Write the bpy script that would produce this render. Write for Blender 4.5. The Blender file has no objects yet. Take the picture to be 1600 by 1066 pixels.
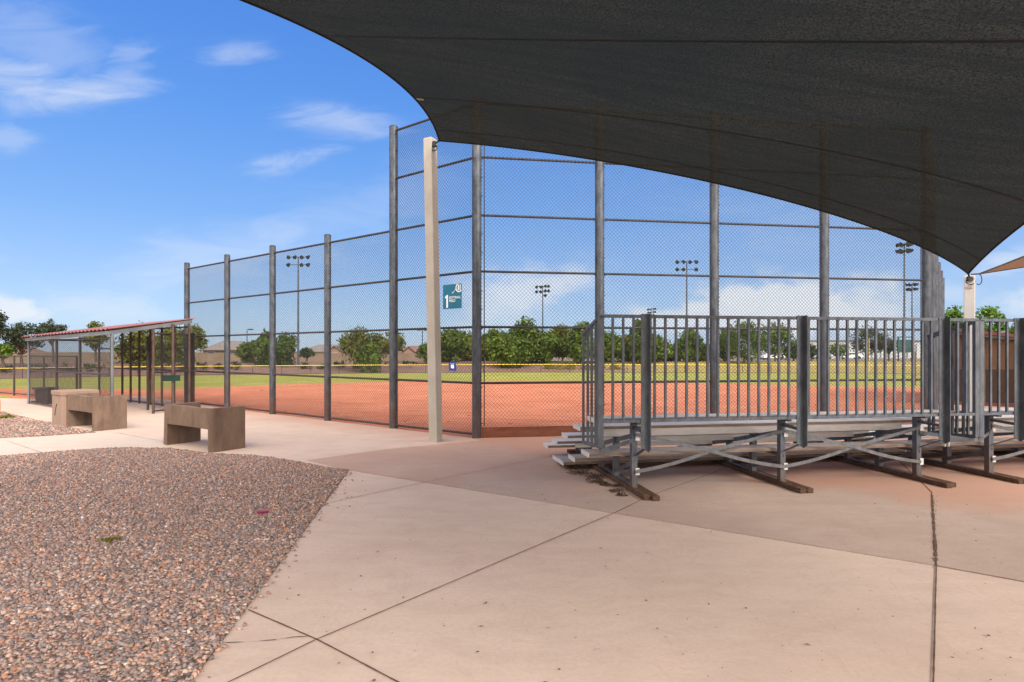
import bpy, math, random
import numpy as np
from mathutils import Vector, Matrix

sc = bpy.context.scene
col = sc.collection
R = math.radians
rnd = random.Random(7)
rng = np.random.default_rng(11)

# ------------------------------------------------------------------ camera
F, CX, HY, EYE = 900.0, 800.0, 550.0, 1.5
cd = bpy.data.cameras.new('camera'); cam = bpy.data.objects.new('camera', cd); col.objects.link(cam)
cd.sensor_width = 36.0; cd.lens = 36.0 * F / 1600.0; cd.shift_y = 17.0 / 1600.0
cd.clip_start = 0.05; cd.clip_end = 6000
cam.location = (0, 0, EYE); cam.rotation_euler = (R(90), 0, 0)
sc.camera = cam

# ------------------------------------------------------------------ exposure, sky, sun
sc.view_settings.view_transform = 'Standard'; sc.view_settings.look = 'None'
sc.view_settings.exposure = 0.0; sc.view_settings.gamma = 1.0
try: sc.view_settings.use_curve_mapping = False
except Exception: pass
SUN_EL, SUN_AZ = 31.0, 140.0            # azimuth measured from +Y towards +X
SUN_STRENGTH, SUN_ANGLE, SKY = 1.9, 16.0, 0.08
sc.view_settings.exposure = 0.75
sc.cycles.max_bounces = 8; sc.cycles.transparent_max_bounces = 24
w = bpy.data.worlds.new('World'); sc.world = w; w.use_nodes = True

def NT(nt):
    def n(t, **kw):
        x = nt.nodes.new(t)
        for k, v in kw.items():
            if k == 'inp':
                for kk, vv in v.items():
                    if isinstance(vv, bpy.types.NodeSocket): nt.links.new(vv, x.inputs[kk])
                    else: x.inputs[kk].default_value = vv
            else: setattr(x, k, v)
        return x
    return n

def build_world():
    nt = w.node_tree
    for x in list(nt.nodes): nt.nodes.remove(x)
    n = NT(nt)
    def M(op, a, b=None, c=None, clamp=False):
        x = n('ShaderNodeMath', operation=op, use_clamp=clamp)
        for i, v in enumerate((a, b, c)):
            if v is None: continue
            if isinstance(v, (int, float)): x.inputs[i].default_value = v
            else: nt.links.new(v, x.inputs[i])
        return x.outputs[0]
    sky = n('ShaderNodeTexSky', sky_type='NISHITA', sun_disc=False, sun_elevation=R(SUN_EL), sun_rotation=R(SUN_AZ),
            air_density=1.0, dust_density=0.6, ozone_density=3.0)
    tc = n('ShaderNodeTexCoord')
    sep = n('ShaderNodeSeparateXYZ', inp={0: tc.outputs['Generated']})
    x, y, z = sep.outputs
    ya = M('MAXIMUM', M('ABSOLUTE', y), 0.05)
    U = M('DIVIDE', x, ya); V = M('DIVIDE', z, ya)
    comb = n('ShaderNodeCombineXYZ', inp={0: U, 1: V, 2: 0.0}).outputs[0]
    # streaky noise for high cirrus, puffy noise for cumulus
    mp1 = n('ShaderNodeMapping', inp={0: comb, 'Rotation': (0, 0, R(-14)), 'Scale': (2.4, 9.0, 1)})
    ns1 = n('ShaderNodeTexNoise', inp={'Vector': mp1.outputs[0], 'Scale': 1.9, 'Detail': 9.0, 'Roughness': 0.62, 'Distortion': 1.1})
    mp2 = n('ShaderNodeMapping', inp={0: comb, 'Scale': (9.0, 15.0, 1)})
    ns2 = n('ShaderNodeTexNoise', inp={'Vector': mp2.outputs[0], 'Scale': 1.2, 'Detail': 8.0, 'Roughness': 0.6})
    f1 = ns1.outputs['Fac']; f2 = ns2.outputs['Fac']
    def blob(px, py, rx, ry, rot, amp, noise, lo, hi):
        u0, v0 = (px - CX) / F, (HY - py) / F
        du = M('SUBTRACT', U, u0); dv = M('SUBTRACT', V, v0)
        c_, s_ = math.cos(R(rot)), math.sin(R(rot))
        a = M('DIVIDE', M('ADD', M('MULTIPLY', du, c_), M('MULTIPLY', dv, s_)), rx / F)
        b = M('DIVIDE', M('SUBTRACT', M('MULTIPLY', dv, c_), M('MULTIPLY', du, s_)), ry / F)
        d = M('ADD', M('MULTIPLY', a, a), M('MULTIPLY', b, b))
        g = M('POWER', 2.718, M('MULTIPLY', d, -1.0))
        k = M('ADD', M('MULTIPLY', noise, 1.35), M('MULTIPLY', g, 0.55))
        mr = n('ShaderNodeMapRange', interpolation_type='SMOOTHSTEP', inp={'Value': k, 'From Min': lo + 0.20, 'From Max': hi + 0.18, 'To Min': 0.0, 'To Max': 1.0})
        return M('MULTIPLY', M('MULTIPLY', mr.outputs[0], amp), M('MINIMUM', M('MULTIPLY', g, 2.5), 1.0))
    blobs = [
        blob(130, 145, 120, 26, 8, 0.62, f1, 0.45, 1.3), blob(20, 120, 130, 36, -14, 0.5, f1, 0.45, 1.3),
        blob(40, 60, 150, 70, -30, 0.22, f1, 0.5, 1.2),
        blob(195, 115, 38, 60, -40, 0.25, f1, 0.55, 1.1),
        blob(382, 84, 70, 17, 3, 0.45, f1, 0.48, 1.3), blob(540, 190, 90, 26, -6, 0.42, f1, 0.48, 1.3),
        blob(470, 250, 80, 18, 10, 0.34, f1, 0.55, 1.1), blob(10, 215, 50, 22, 0, 0.25, f1, 0.55, 1.1),
        blob(25, 482, 60, 26, 0, 0.85, f2, 0.55, 0.95), blob(150, 480, 100, 28, 0, 0.4, f1, 0.5, 1.1),
        blob(330, 400, 220, 50, 14, 0.28, f1, 0.5, 1.2), blob(560, 330, 200, 60, 20, 0.16, f1, 0.5, 1.2),
        blob(820, 455, 110, 34, 10, 0.72, f2, 0.5, 1.0), blob(770, 470, 70, 50, 0, 0.55, f2, 0.5, 1.0),
        blob(1230, 482, 130, 40, -4, 0.95, f2, 0.5, 0.85), blob(1130, 490, 70, 26, 0, 0.9, f2, 0.5, 0.9),
        blob(1040, 500, 70, 20, 0, 0.7, f2, 0.5, 0.95), blob(1360, 480, 90, 45, 0, 0.75, f2, 0.5, 1.0),
        blob(1250, 340, 260, 60, -6, 0.14, f1, 0.5, 1.2), blob(1570, 410, 70, 20, 14, 0.45, f1, 0.5, 1.1),
        blob(1480, 455, 60, 16, 0, 0.3, f1, 0.5, 1.1), blob(1720, 470, 120, 40, 0, 0.8, f2, 0.5, 0.95),
        blob(-160, 430, 120, 50, 0, 0.7, f2, 0.5, 0.95), blob(-200, 200, 160, 50, 10, 0.4, f1, 0.5, 1.1)]
    tot = blobs[0]
    for b in blobs[1:]: tot = M('MAXIMUM', tot, b)
    up = n('ShaderNodeMapRange', inp={'Value': z, 'From Min': 0.0, 'From Max': 0.02}).outputs[0]
    tot = M('MULTIPLY', tot, up, clamp=True)
    # added unseen bright cloud behind and overhead, fill light for the foreground under the canopy
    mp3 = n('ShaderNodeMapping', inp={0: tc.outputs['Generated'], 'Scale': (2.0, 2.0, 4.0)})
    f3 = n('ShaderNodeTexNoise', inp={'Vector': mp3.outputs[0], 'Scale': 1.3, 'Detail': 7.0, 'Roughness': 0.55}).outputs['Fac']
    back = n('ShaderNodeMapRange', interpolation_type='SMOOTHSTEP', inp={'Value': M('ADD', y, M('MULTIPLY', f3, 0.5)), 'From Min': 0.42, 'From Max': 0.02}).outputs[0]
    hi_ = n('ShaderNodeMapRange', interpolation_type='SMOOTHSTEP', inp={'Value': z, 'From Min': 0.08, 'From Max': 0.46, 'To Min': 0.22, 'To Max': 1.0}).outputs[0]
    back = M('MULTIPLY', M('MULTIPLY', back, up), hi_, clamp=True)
    hs = n('ShaderNodeHueSaturation', inp={'Hue': 0.515, 'Saturation': 1.30, 'Value': 1.45, 'Color': sky.outputs[0]})
    gr = n('ShaderNodeValToRGB', inp={0: M('MULTIPLY', z, 1.6)}); el = gr.color_ramp.elements
    stops = [(0.0, (.54, .70, .93)), (.05, (.47, .65, .93)), (.17, (.38, .58, .94)), (.34, (.235, .47, .92)), (.58, (.135, .36, .90)), (.83, (.092, .28, .83)), (1.0, (.07, .22, .72))]
    while len(el) < len(stops): el.new(.5)
    for i, (p_, c_) in enumerate(stops): el[i].position = p_; el[i].color = (*c_, 1)
    g7 = n('ShaderNodeVectorMath', operation='SCALE', inp={0: gr.outputs[0], 'Scale': 7.2})
    skymix = n('ShaderNodeMix', data_type='RGBA', inp={'Factor': 0.85, 6: hs.outputs[0], 7: g7.outputs[0]})
    mix = n('ShaderNodeMix', data_type='RGBA', inp={'Factor': tot, 6: skymix.outputs[2], 7: (6.4, 6.7, 7.2, 1)})
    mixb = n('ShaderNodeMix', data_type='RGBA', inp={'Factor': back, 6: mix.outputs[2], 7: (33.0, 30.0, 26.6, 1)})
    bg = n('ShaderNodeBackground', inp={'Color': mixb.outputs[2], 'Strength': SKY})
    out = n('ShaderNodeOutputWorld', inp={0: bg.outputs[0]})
build_world()
sd = bpy.data.lights.new('sun', 'SUN'); sun = bpy.data.objects.new('sun', sd); col.objects.link(sun)
sd.energy = SUN_STRENGTH; sd.angle = R(SUN_ANGLE); sd.color = (1.0, 0.95, 0.88)
sv = Vector((math.sin(R(SUN_AZ)) * math.cos(R(SUN_EL)), math.cos(R(SUN_AZ)) * math.cos(R(SUN_EL)), math.sin(R(SUN_EL))))
sun.rotation_euler = sv.to_track_quat('Z', 'Y').to_euler(); sun.location = (0, 0, 30)

# ------------------------------------------------------------------ helpers
def G(px, py, z=0.0):
    Y = (EYE - z) * F / (py - HY); return Vector(((px - CX) / F * Y, Y, z))
def P(px, py, Y):
    return Vector(((px - CX) / F * Y, Y, EYE + (HY - py) / F * Y))
def tag(o, label=None, cat=None, group=None, kind=None):
    if label: o['label'] = label
    if cat: o['category'] = cat
    if group: o['group'] = group
    if kind: o['kind'] = kind
    return o
def empty(name, loc, label, cat, group=None):
    o = bpy.data.objects.new(name, None); o.location = loc; o.empty_display_size = 0.2; col.objects.link(o)
    return tag(o, label, cat, group)
def wloc(p):
    v = Vector((0, 0, 0))
    while p is not None: v += p.location; p = p.parent
    return v
def copy_tree(o, parent=None):
    c = o.copy(); col.objects.link(c); c.parent = parent
    for ch in o.children: copy_tree(ch, c)
    return c

class MB:
    def __init__(s): s.v = []; s.f = []; s.sm = []
    def add(s, vs, fs, smooth=False):
        b = len(s.v); s.v += [tuple(x) for x in vs]; s.f += [tuple(i + b for i in f) for f in fs]; s.sm += [smooth] * len(fs); return s
    def box(s, c, d, ax=None):            # c centre, d sizes, ax (x axis, y axis, z axis)
        c = Vector(c); ax = ax or (Vector((1, 0, 0)), Vector((0, 1, 0)), Vector((0, 0, 1)))
        vs = [c + ax[0] * (d[0] / 2 * i) + ax[1] * (d[1] / 2 * j) + ax[2] * (d[2] / 2 * k) for i in (-1, 1) for j in (-1, 1) for k in (-1, 1)]
        return s.add(vs, [(0, 1, 3, 2), (4, 6, 7, 5), (0, 4, 5, 1), (2, 3, 7, 6), (0, 2, 6, 4), (1, 5, 7, 3)])
    def bar(s, a, b, wd, ht, up=(0, 0, 1)):   # rectangular bar from a to b
        a = Vector(a); b = Vector(b); z = (b - a); L = z.length; z.normalize()
        x = Vector(up).cross(z)
        if x.length < 1e-4: x = Vector((1, 0, 0))
        x.normalize(); y = z.cross(x)
        return s.box((a + b) / 2, (wd, ht, L), (x, y, z))
    def tube(s, a, b, r, n=10, r2=None, cap=True):
        a = Vector(a); b = Vector(b); r2 = r if r2 is None else r2; z = (b - a).normalized()
        x = z.orthogonal().normalized(); y = z.cross(x); vs = []
        for q, rr in ((a, r), (b, r2)):
            for i in range(n):
                t = 2 * math.pi * i / n; vs.append(q + x * (rr * math.cos(t)) + y * (rr * math.sin(t)))
        s.add(vs, [(i, (i + 1) % n, n + (i + 1) % n, n + i) for i in range(n)], True)
        if cap: s.add(vs, [tuple(range(n - 1, -1, -1)), tuple(range(n, 2 * n))])
        return s
    def path(s, pts, r, n=6):
        for i in range(len(pts) - 1): s.tube(pts[i], pts[i + 1], r if not isinstance(r, (list, tuple)) else r[i], n, None if not isinstance(r, (list, tuple)) else r[i + 1])
        return s
    def prism(s, poly, z0, z1):           # vertical prism over an XY polygon
        n = len(poly); vs = [(p[0], p[1], z0) for p in poly] + [(p[0], p[1], z1) for p in poly]
        return s.add(vs, [tuple(range(n - 1, -1, -1)), tuple(range(n, 2 * n))] + [(i, (i + 1) % n, n + (i + 1) % n, n + i) for i in range(n)])
    def extrude(s, poly3, d):             # polygon of 3D points pushed by vector d
        n = len(poly3); d = Vector(d); vs = [Vector(p) for p in poly3] + [Vector(p) + d for p in poly3]
        return s.add(vs, [tuple(range(n - 1, -1, -1)), tuple(range(n, 2 * n))] + [(i, (i + 1) % n, n + (i + 1) % n, n + i) for i in range(n)])
    def build(s, name, mat, parent=None, bevel=0.0, loc=None):
        off = wloc(parent) if parent is not None else (Vector(loc) if loc is not None else Vector((0, 0, 0)))
        me = bpy.data.meshes.new(name); me.from_pydata([tuple(Vector(v) - off) for v in s.v], [], s.f)
        me.polygons.foreach_set('use_smooth', s.sm); me.materials.append(mat); me.update()
        if bevel:
            import bmesh
            bm = bmesh.new(); bm.from_mesh(me); bmesh.ops.remove_doubles(bm, verts=bm.verts, dist=1e-5)
            bmesh.ops.recalc_face_normals(bm, faces=bm.faces)
            bmesh.ops.bevel(bm, geom=bm.edges[:], offset=bevel, segments=2, affect='EDGES', profile=0.5, clamp_overlap=True)
            bm.to_mesh(me); bm.free()
        o = bpy.data.objects.new(name, me); col.objects.link(o)
        if parent is not None: o.parent = parent
        else: o.location = off
        return o

def np_mesh(name, V, Fc, mat, parent=None, attr=None, smooth=False):
    V = np.asarray(V, dtype=np.float32); Fc = np.asarray(Fc, dtype=np.int32); k = Fc.shape[1]
    if parent is not None: V = V - np.array(wloc(parent), dtype=np.float32)
    me = bpy.data.meshes.new(name); me.vertices.add(len(V)); me.vertices.foreach_set('co', V.ravel())
    me.loops.add(Fc.size); me.loops.foreach_set('vertex_index', Fc.ravel())
    me.polygons.add(len(Fc)); me.polygons.foreach_set('loop_start', np.arange(0, Fc.size, k, dtype=np.int32))
    me.polygons.foreach_set('loop_total', np.full(len(Fc), k, dtype=np.int32))
    if smooth: me.polygons.foreach_set('use_smooth', np.ones(len(Fc), dtype=bool))
    me.update(calc_edges=True); me.materials.append(mat)
    if attr is not None:
        a = me.attributes.new('tint', 'FLOAT_VECTOR', 'POINT'); a.data.foreach_set('vector', np.asarray(attr, dtype=np.float32).ravel())
    o = bpy.data.objects.new(name, me); col.objects.link(o)
    if parent is not None: o.parent = parent
    return o

# ------------------------------------------------------------------ materials
def mat(name):
    m = bpy.data.materials.new(name); m.use_nodes = True; nt = m.node_tree
    for x in list(nt.nodes): nt.nodes.remove(x)
    return m, nt, NT(nt)
def ramp(n, fac, stops):
    r = n('ShaderNodeValToRGB', inp={0: fac}); e = r.color_ramp.elements
    while len(e) < len(stops): e.new(0.5)
    for i, (p, c) in enumerate(stops): e[i].position = p; e[i].color = (*c, 1)
    return r.outputs[0]
def finish(nt, n, color, rough=0.8, metal=0.0, bump=None, bstr=0.3, bdist=0.01, spec=0.3, extra=None):
    b = n('ShaderNodeBsdfPrincipled', inp={'Base Color': color, 'Roughness': rough, 'Metallic': metal, 'Specular IOR Level': spec})
    if bump is not None:
        bp = n('ShaderNodeBump', inp={'Height': bump, 'Strength': bstr, 'Distance': bdist}); nt.links.new(bp.outputs[0], b.inputs['Normal'])
    if extra:
        for k, v in extra.items(): b.inputs[k].default_value = v
    n('ShaderNodeOutputMaterial', inp={0: b.outputs[0]}); return b
def noise(n, vec, scale, detail=4.0, rough=0.55, dist=0.0):
    return n('ShaderNodeTexNoise', inp={'Vector': vec, 'Scale': scale, 'Detail': detail, 'Roughness': rough, 'Distortion': dist}).outputs['Fac']
def mixc(n, fac, a, b, mode='MIX'):
    x = n('ShaderNodeMix', data_type='RGBA', blend_type=mode, inp={0: fac})
    for i, v in ((6, a), (7, b)):
        if isinstance(v, tuple): x.inputs[i].default_value = (*v, 1)
        else: n.__closure__  # keep reference
        if not isinstance(v, tuple): x.id_data.links.new(v, x.inputs[i])
    return x.outputs[2]
def pos(n): return n('ShaderNodeNewGeometry').outputs['Position']
def scaled(n, vec, s): return n('ShaderNodeMapping', inp={0: vec, 'Scale': s}).outputs[0]
def mrange(n, v, a, b, c=0.0, d=1.0): return n('ShaderNodeMapRange', interpolation_type='SMOOTHSTEP', inp={'Value': v, 'From Min': a, 'From Max': b, 'To Min': c, 'To Max': d}).outputs[0]
def zof(n, vec): return n('ShaderNodeSeparateXYZ', inp={0: vec}).outputs[2]

def simple(name, c1, c2, scale=8.0, rough=0.7, metal=0.0, bump=0.15, spec=0.3, stretch=(1, 1, 1), bdist=0.005):
    m, nt, n = mat(name); p = scaled(n, pos(n), stretch)
    f = noise(n, p, scale, 6.0, 0.6); c = ramp(n, f, [(0.3, c1), (0.7, c2)])
    finish(nt, n, c, rough, metal, noise(n, p, scale * 6, 3.0), bump, bdist, spec); return m

def steel(name, c1, c2, rust=(0.16, 0.075, 0.04), rust_h=0.9, rust_amt=0.75, metal=0.35, rough=0.5):
    m, nt, n = mat(name); p = pos(n)
    f = noise(n, scaled(n, p, (14, 14, 5)), 1.0, 6.0, 0.65); base = ramp(n, f, [(0.32, c1), (0.68, c2)])
    spang = n('ShaderNodeTexVoronoi', inp={'Vector': p, 'Scale': 55.0}).outputs['Color']
    base = mixc(n, 0.12, base, spang, 'OVERLAY')
    h = mrange(n, zof(n, p), rust_h, 0.0); rf = mrange(n, noise(n, scaled(n, p, (9, 9, 3)), 1.0, 5.0), 0.35, 0.6)
    fac = n('ShaderNodeMath', operation='MULTIPLY', inp={0: h, 1: rf}); fac = n('ShaderNodeMath', operation='MULTIPLY', inp={0: fac.outputs[0], 1: rust_amt}).outputs[0]
    c = mixc(n, fac, base, rust)
    finish(nt, n, c, rough, metal, noise(n, p, 60.0, 3.0), 0.08, 0.003, 0.4); return m

M_ = {}
M_['post'] = steel('galvanised_post', (0.032, 0.038, 0.048), (0.10, 0.108, 0.125), rust=(0.10, 0.05, 0.03), rust_h=1.6)
M_['rail'] = steel('galvanised_rail', (0.028, 0.027, 0.030), (0.06, 0.057, 0.058), rust=(0.09, 0.045, 0.03), rust_h=3.2, rust_amt=0.7)
M_['wire'] = steel('chain_wire', (0.035, 0.037, 0.042), (0.065, 0.068, 0.073), rust=(0.12, 0.07, 0.05), rust_h=1.8, rust_amt=0.8)
M_['guard'] = steel('bleacher_steel', (0.060, 0.069, 0.082), (0.135, 0.148, 0.163), rust=(0.12, 0.065, 0.04), rust_h=0.55, rust_amt=0.7)
M_['alu'] = simple('aluminium_plank', (0.54, 0.515, 0.485), (0.66, 0.635, 0.605), 3.0, 0.40, 0.3, 0.02, 0.5, (0.4, 14, 14))
M_['alu_dust_shade'] = simple('dust_shade_aluminium_plank', (0.30, 0.25, 0.21), (0.42, 0.37, 0.33), 3.0, 0.55, 0.2, 0.03, 0.4, (0.5, 12, 12))  # dust tone, also deepened to put under-seat shade into the footboards
M_['nosing'] = simple('dust_shade_nosing', (0.14, 0.09, 0.065), (0.25, 0.18, 0.135), 3.0, 0.6, 0.2, 0.02, 0.4, (0.5, 12, 12))  # dust brown, darkened to paint a shadow line along the plank edges
M_['brace'] = steel('galvanised_strap', (0.095, 0.10, 0.107), (0.165, 0.172, 0.18), rust=(0.2, 0.12, 0.08), rust_h=.5, rust_amt=.4)
M_['skid'] = simple('weathered_timber', (0.055, 0.030, 0.020), (0.17, 0.10, 0.065), 3.0, 0.95, 0, 0.9, 0.1, (26, 3, 26), 0.01)
M_['pole'] = simple('cream_paint', (0.31, 0.277, 0.235), (0.385, 0.345, 0.295), 3.0, 0.45, 0, 0.04, 0.45)
M_['polegrey'] = simple('white_grey_paint', (0.42, 0.40, 0.38), (0.50, 0.48, 0.455), 3.0, 0.45, 0, 0.04, 0.45)
M_['dark'] = simple('dark_metal', (0.012, 0.013, 0.015), (0.03, 0.03, 0.033), 10, 0.5, 0.3)
M_['yellow'] = simple('yellow_cap', (0.62, 0.42, 0.05), (0.72, 0.52, 0.09), 2.0, 0.55)
M_['redroof'] = simple('red_roof_sheet', (0.20, 0.075, 0.07), (0.28, 0.12, 0.115), 1.5, 0.55)
M_['fascia'] = simple('grey_fascia', (0.10, 0.108, 0.115), (0.17, 0.175, 0.18), 2.5, 0.5)
M_['rustpost'] = simple('rusty_post', (0.055, 0.032, 0.024), (0.11, 0.072, 0.056), 6.0, 0.7, 0.1)
M_['teal'] = simple('teal_sign', (0.004, 0.115, 0.19), (0.007, 0.15, 0.235), 3, 0.4)
M_['white'] = simple('white_print', (0.75, 0.77, 0.77), (0.82, 0.83, 0.83), 3, 0.5)
M_['green'] = simple('green_sign', (0.006, 0.026, 0.020), (0.009, 0.038, 0.028), 8, 0.5)
M_['blue'] = simple('blue_sign', (0.008, 0.016, 0.13), (0.012, 0.03, 0.2), 8, 0.5)
M_['bin'] = simple('black_plastic', (0.022, 0.022, 0.025), (0.045, 0.042, 0.045), 6, 0.5)
M_['tan'] = simple('tan_windscreen', (0.08, 0.042, 0.024), (0.115, 0.062, 0.036), 2.0, 0.85)
M_['brown'] = simple('brown_windscreen', (0.032, 0.018, 0.014), (0.052, 0.029, 0.022), 2.0, 0.85)
M_['kick'] = simple('brown_kickboard', (0.13, 0.045, 0.028), (0.22, 0.085, 0.052), 3.0, 0.85, 0, 0.3, 0.2, (1, 1, 5))
M_['pink'] = simple('magenta_foil', (0.20, 0.01, 0.055), (0.28, 0.015, 0.085), 40, 0.35)
M_['orange'] = simple('orange_concrete', (0.55, 0.27, 0.12), (0.66, 0.36, 0.18), 6, 0.85)
M_['stucco'] = simple('tan_stucco', (0.17, 0.115, 0.08), (0.23, 0.16, 0.115), 0.8, 0.9)
M_['stucco_pink'] = simple('pink_stucco', (0.22, 0.125, 0.09), (0.28, 0.175, 0.13), 0.8, 0.9)
M_['block'] = simple('block_wall', (0.15, 0.105, 0.075), (0.21, 0.15, 0.11), 0.6, 0.95)
M_['tile_grey'] = simple('grey_roof_tile', (0.14, 0.12, 0.112), (0.21, 0.18, 0.165), 2.0, 0.85, 0, 0.5, 0.2, (1, 1, 1), 0.05)
M_['tile_red'] = simple('red_roof_tile', (0.17, 0.095, 0.078), (0.25, 0.15, 0.125), 2.0, 0.85, 0, 0.5, 0.2, (1, 1, 1), 0.05)
M_['pale'] = simple('pale_wall', (0.32, 0.33, 0.34), (0.40, 0.41, 0.42), 0.3, 0.8)
M_['glass'] = simple('dark_glass', (0.03, 0.035, 0.045), (0.06, 0.07, 0.08), 1.0, 0.15, 0, 0.0, 0.6)
M_['bark'] = simple('bark', (0.06, 0.042, 0.03), (0.13, 0.095, 0.07), 6, 0.95, 0, 0.5, 0.2, (3, 3, 1), 0.03)
M_['sbgreen'] = simple('dark_green_board', (0.012, 0.05, 0.045), (0.02, 0.075, 0.065), 1, 0.5)
M_['carwhite'] = simple('white_car_paint', (0.68, 0.68, 0.68), (0.74, 0.74, 0.74), 1, 0.25)
M_['cargrey'] = simple('silver_car_paint', (0.28, 0.30, 0.33), (0.34, 0.36, 0.38), 1, 0.25, 0.4)
M_['tyre'] = simple('tyre_rubber', (0.018, 0.018, 0.018), (0.03, 0.03, 0.03), 6, 0.9)
M_['lampglass'] = simple('lamp_glass', (0.02, 0.022, 0.025), (0.04, 0.042, 0.045), 2, 0.3)

def leaf_mat(name, c1, c2, tr=0.35):
    m, nt, n = mat(name); a = n('ShaderNodeAttribute', attribute_name='tint'); sx = n('ShaderNodeSeparateXYZ', inp={0: a.outputs['Vector']})
    f = noise(n, pos(n), 0.35, 3.0); k = n('ShaderNodeMath', operation='ADD', use_clamp=True, inp={0: sx.outputs[0], 1: n('ShaderNodeMath', operation='MULTIPLY_ADD', inp={0: f, 1: 0.8, 2: -0.4}).outputs[0]})
    c = ramp(n, k.outputs[0], [(0.0, c1), (1.0, c2)])
    b = n('ShaderNodeBsdfPrincipled', inp={'Base Color': c, 'Roughness': 0.6, 'Specular IOR Level': 0.25}); t = n('ShaderNodeBsdfTranslucent', inp={0: c})
    mx = n('ShaderNodeMixShader', inp={0: tr, 1: b.outputs[0], 2: t.outputs[0]}); n('ShaderNodeOutputMaterial', inp={0: mx.outputs[0]}); return m
M_['leaf_mid'] = leaf_mat('leaf_mid_green', (0.022, 0.044, 0.004), (0.155, 0.225, 0.022))
M_['leaf_dark'] = leaf_mat('leaf_dark_green', (0.018, 0.034, 0.010), (0.055, 0.085, 0.022))
M_['leaf_olive'] = leaf_mat('leaf_olive', (0.045, 0.058, 0.006), (0.19, 0.195, 0.025))
M_['leaf_grey'] = leaf_mat('leaf_grey_green', (0.028, 0.038, 0.018), (0.075, 0.092, 0.045))
M_['leaf_yellow'] = leaf_mat('leaf_yellow_green', (0.13, 0.12, 0.02), (0.27, 0.23, 0.05))
M_['leaf_fresh'] = leaf_mat('leaf_fresh_green', (0.05, 0.11, 0.012), (0.14, 0.25, 0.035))
M_['straw'] = leaf_mat('dry_straw', (0.12, 0.065, 0.03), (0.30, 0.19, 0.10), 0.1)

def concrete(name, c1, c2, dust=None, dirt=(0.44, 0.21, 0.13), fine=1.0):
    m, nt, n = mat(name); p = pos(n)
    big = noise(n, p, 0.55, 5.0, 0.6, 0.6); md = noise(n, scaled(n, p, (1, 2.5, 1)), 2.2, 6.0, 0.65, 0.4); fn = noise(n, p, 38.0, 4.0, 0.7)
    c = ramp(n, big, [(0.30, c1), (0.72, c2)])
    c = mixc(n, mrange(n, md, 0.30, 0.75, 0.0, 0.42), c, tuple(x * 0.80 for x in c1))
    c = mixc(n, mrange(n, fn, 0.30, 0.75, 0.0, 0.30), c, tuple(x * 0.74 for x in c1))
    # faint wandering scuffs
    sc_ = n('ShaderNodeTexNoise', inp={'Vector': scaled(n, p, (1.2, 0.8, 1)), 'Scale': 1.3, 'Detail': 4.0, 'Distortion': 2.2}).outputs['Fac']
    l = n('ShaderNodeMath', operation='ABSOLUTE', inp={0: n('ShaderNodeMath', operation='SUBTRACT', inp={0: sc_, 1: 0.5}).outputs[0]}).outputs[0]
    c = mixc(n, mrange(n, l, 0.02, 0.0, 0.0, 0.13), c, (c1[0] * 0.72, c1[1] * 0.62, c1[2] * 0.58))
    sp = n('ShaderNodeTexVoronoi', inp={'Vector': p, 'Scale': 3.2, 'Randomness': 1.0}).outputs['Distance']
    c = mixc(n, mrange(n, sp, 0.045, 0.015, 0.0, 0.35), c, tuple(x * 0.45 for x in c1))
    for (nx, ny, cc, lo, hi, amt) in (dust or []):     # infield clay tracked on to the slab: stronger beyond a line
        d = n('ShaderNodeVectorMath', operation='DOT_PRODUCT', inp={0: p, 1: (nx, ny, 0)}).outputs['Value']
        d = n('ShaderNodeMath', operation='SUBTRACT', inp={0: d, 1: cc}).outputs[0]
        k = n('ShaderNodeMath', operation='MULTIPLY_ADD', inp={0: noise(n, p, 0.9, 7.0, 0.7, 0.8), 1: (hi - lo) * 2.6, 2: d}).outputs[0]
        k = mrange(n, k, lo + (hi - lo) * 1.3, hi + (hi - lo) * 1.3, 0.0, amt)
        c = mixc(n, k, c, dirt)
    br = noise(n, scaled(n, p, (14, 170, 1)), 1.0, 3.0, 0.6)     # light broom finish
    c = mixc(n, mrange(n, br, 0.35, 0.7, 0.0, 0.10), c, tuple(x * 0.6 for x in c1))
    st = noise(n, p, 7.0, 6.0, 0.75, 0.6); c = mixc(n, mrange(n, st, 0.58, 0.78, 0.0, 0.30), c, (c1[0] * 0.66, c1[1] * 0.60, c1[2] * 0.57))
    h = n('ShaderNodeMath', operation='ADD', inp={0: n('ShaderNodeMath', operation='ADD', inp={0: fn, 1: md}).outputs[0], 1: br}).outputs[0]
    finish(nt, n, c, 0.88, 0, h, 0.16 * fine, 0.004, 0.2); return m

# ------------------------------------------------------------------ ground layout
P1 = Vector((-0.614, 10.05, 0)); TH = R(8.2); UC = Vector((math.cos(TH), math.sin(TH), 0))
LA = R(36.8); UL = Vector((-math.cos(LA), math.sin(LA), 0))
P4 = P1 + UC * 8.85; RA = R(52.0); UR = Vector((math.cos(RA), math.sin(RA), 0))

def Fd(u):   # distance (Y) of the outfield fence along the bearing u = X / Y
    us = [-2.4, -1.06, -0.89, -0.61, -0.32, 0.0, 0.33, 0.6, 0.78, 1.2, 2.4]
    ys = [40, 52, 56, 63, 69, 74, 72, 70, 66, 54, 40]
    return float(np.interp(u, us, ys))
def ground_z(Y, f):
    if Y <= 31: return -0.03
    if Y <= 56: return -0.03 - (min(Y, f) - 31) / 25 * 1.10 if f > 56 else -0.03 - (Y - 31) / max(f - 31, 1) * 1.10
    return -1.13

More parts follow.
